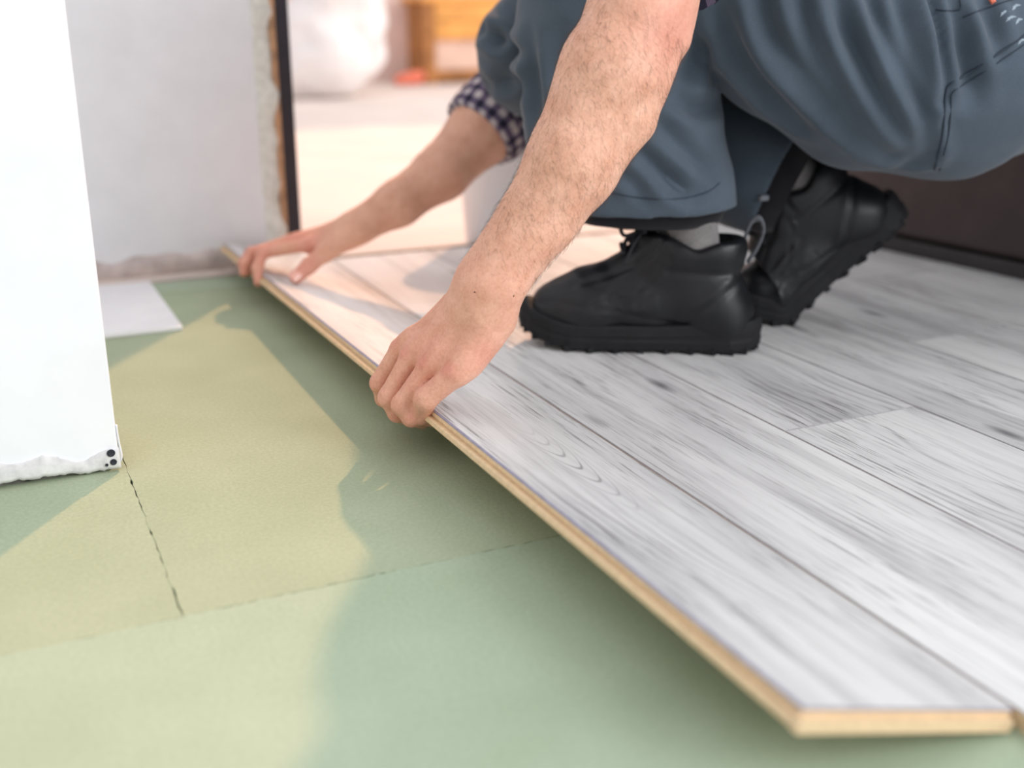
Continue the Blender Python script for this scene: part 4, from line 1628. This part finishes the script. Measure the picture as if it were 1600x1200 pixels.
    for i in range(len(eye)):
        for e in eye[i]:
            v_, f_ = ball_vf(e, 0.0034, 8, 5)
            mesh('eyelet', place(np.array(v_)), fix(f_), 'leather2', boot, smooth=True)
        pr_ = [(eye[i][0], eye[i][1])]
        if i + 1 < len(eye):
            pr_ += [(eye[i][0], eye[i + 1][1]), (eye[i][1], eye[i + 1][0])]
        for a, b in pr_:
            mid = (a + b) / 2 + np.array([0.004, 0, 0.009])
            v_, f_ = tube_vf(resample(np.array([a, mid, b]), 10), 0.0028, 6)
            mesh('lace', place(np.array(v_)), fix(f_), 'lace', boot, smooth=True)
    kn = (eye[-2][0] + eye[-2][1]) / 2 + np.array([0.014, 0, 0.020])
    for s2 in (-1, 1):
        lp_ = [kn, kn + np.array([0.022, s2 * 0.022, 0.022]), kn + np.array([0.046, s2 * 0.036, 0.006]), kn + np.array([0.044, s2 * 0.040, -0.020]), kn + np.array([0.016, s2 * 0.022, -0.012]), kn]
        v_, f_ = tube_vf(resample(np.array(lp_), 26), 0.0026, 6)
        mesh('lace', place(np.array(v_)), fix(f_), 'lace', boot, smooth=True)
        lp_ = [kn, kn + np.array([0.012, s2 * 0.022, -0.006]), kn + np.array([0.030, s2 * 0.044, -0.030]), kn + np.array([0.042, s2 * 0.050, -0.058])]
        v_, f_ = tube_vf(resample(np.array(lp_), 18), 0.0020, 6)
        mesh('lace', place(np.array(v_)), fix(f_), 'lace', boot, smooth=True)
    v_, f_ = ball_vf(kn, 0.006, 10, 7)
    mesh('lace_knot', place(np.array(v_)), fix(f_), 'lace', boot, smooth=True)
    # heel pull loop
    hl = [(0.018, 0, 0.118), (0.006, 0, 0.140), (0.000, 0, 0.162), (0.006, 0, 0.176), (0.016, 0, 0.172), (0.022, 0, 0.156), (0.022, 0, 0.140)]
    v_, f_ = tube_vf(resample(np.array(hl), 24), 0.0048, 8, flat=(np.array([1.0, 0, 0]), 0.45))
    mesh('heel_loop', place(np.array(v_)), fix(f_), 'webbing', boot, smooth=True, label='grey webbing pull loop')
    return boot


hp0 = ground(1180, 546, TOP)
tdir = unit(ground(812, 530, TOP) - hp0)
a0 = math.atan2(tdir[1], tdir[0])


def xf_near(P):
    c, s = math.cos(a0), math.sin(a0)
    return np.column_stack([hp0[0] + P[:, 0] * c - P[:, 1] * s, hp0[1] + P[:, 0] * s + P[:, 1] * c, P[:, 2] + TOP])


ball = ground(1224, 497, TOP)
a1_ = math.radians(180 - 27)
PHI = math.radians(43)


def xf_far(P):
    Q = P.copy()
    xb = 0.225
    # bend about the ball of the foot
    t = np.clip((xb + 0.03 - P[:, 0]) / 0.06, 0, 1)
    ang = PHI * t * t * (3 - 2 * t)
    dx = P[:, 0] - xb
    Q[:, 0] = xb + dx * np.cos(ang) + P[:, 2] * np.sin(ang) * np.where(P[:, 0] < xb, 1, 1)
    Q[:, 2] = P[:, 2] * np.cos(ang) - dx * np.sin(ang)
    c, s = math.cos(a1_), math.sin(a1_)
    X = Q[:, 0] - xb
    return np.column_stack([ball[0] + X * c - Q[:, 1] * s, ball[1] + X * s + Q[:, 1] * c, Q[:, 2] + TOP])


# facing -x, the worker's left (near) boot has its outer side towards the camera
b1 = make_boot(xf_near, -1, 'black leather lace-up boot, flat on the laminate, nearest the camera')
b2 = make_boot(xf_far, 1, 'black leather boot up on its toes behind the near boot')
# socks
an = xf_near(np.array([[0.088, 0, 0.110], [0.096, 0, 0.165], [0.11, 0, 0.22]]))
v, f = tube_vf(resample(an, 10), np.linspace(0.036, 0.038, 10), 24)
mesh('sock', v, f, 'sock', person, smooth=True, label='grey melange sock on the near ankle')
an = xf_far(np.array([[0.080, 0, 0.110], [0.09, 0, 0.165], [0.105, 0, 0.20]]))
v, f = tube_vf(resample(an, 10), np.linspace(0.036, 0.040, 10), 24)
mesh('sock', v, f, 'sock', person, smooth=True, label='grey sock on the far ankle')
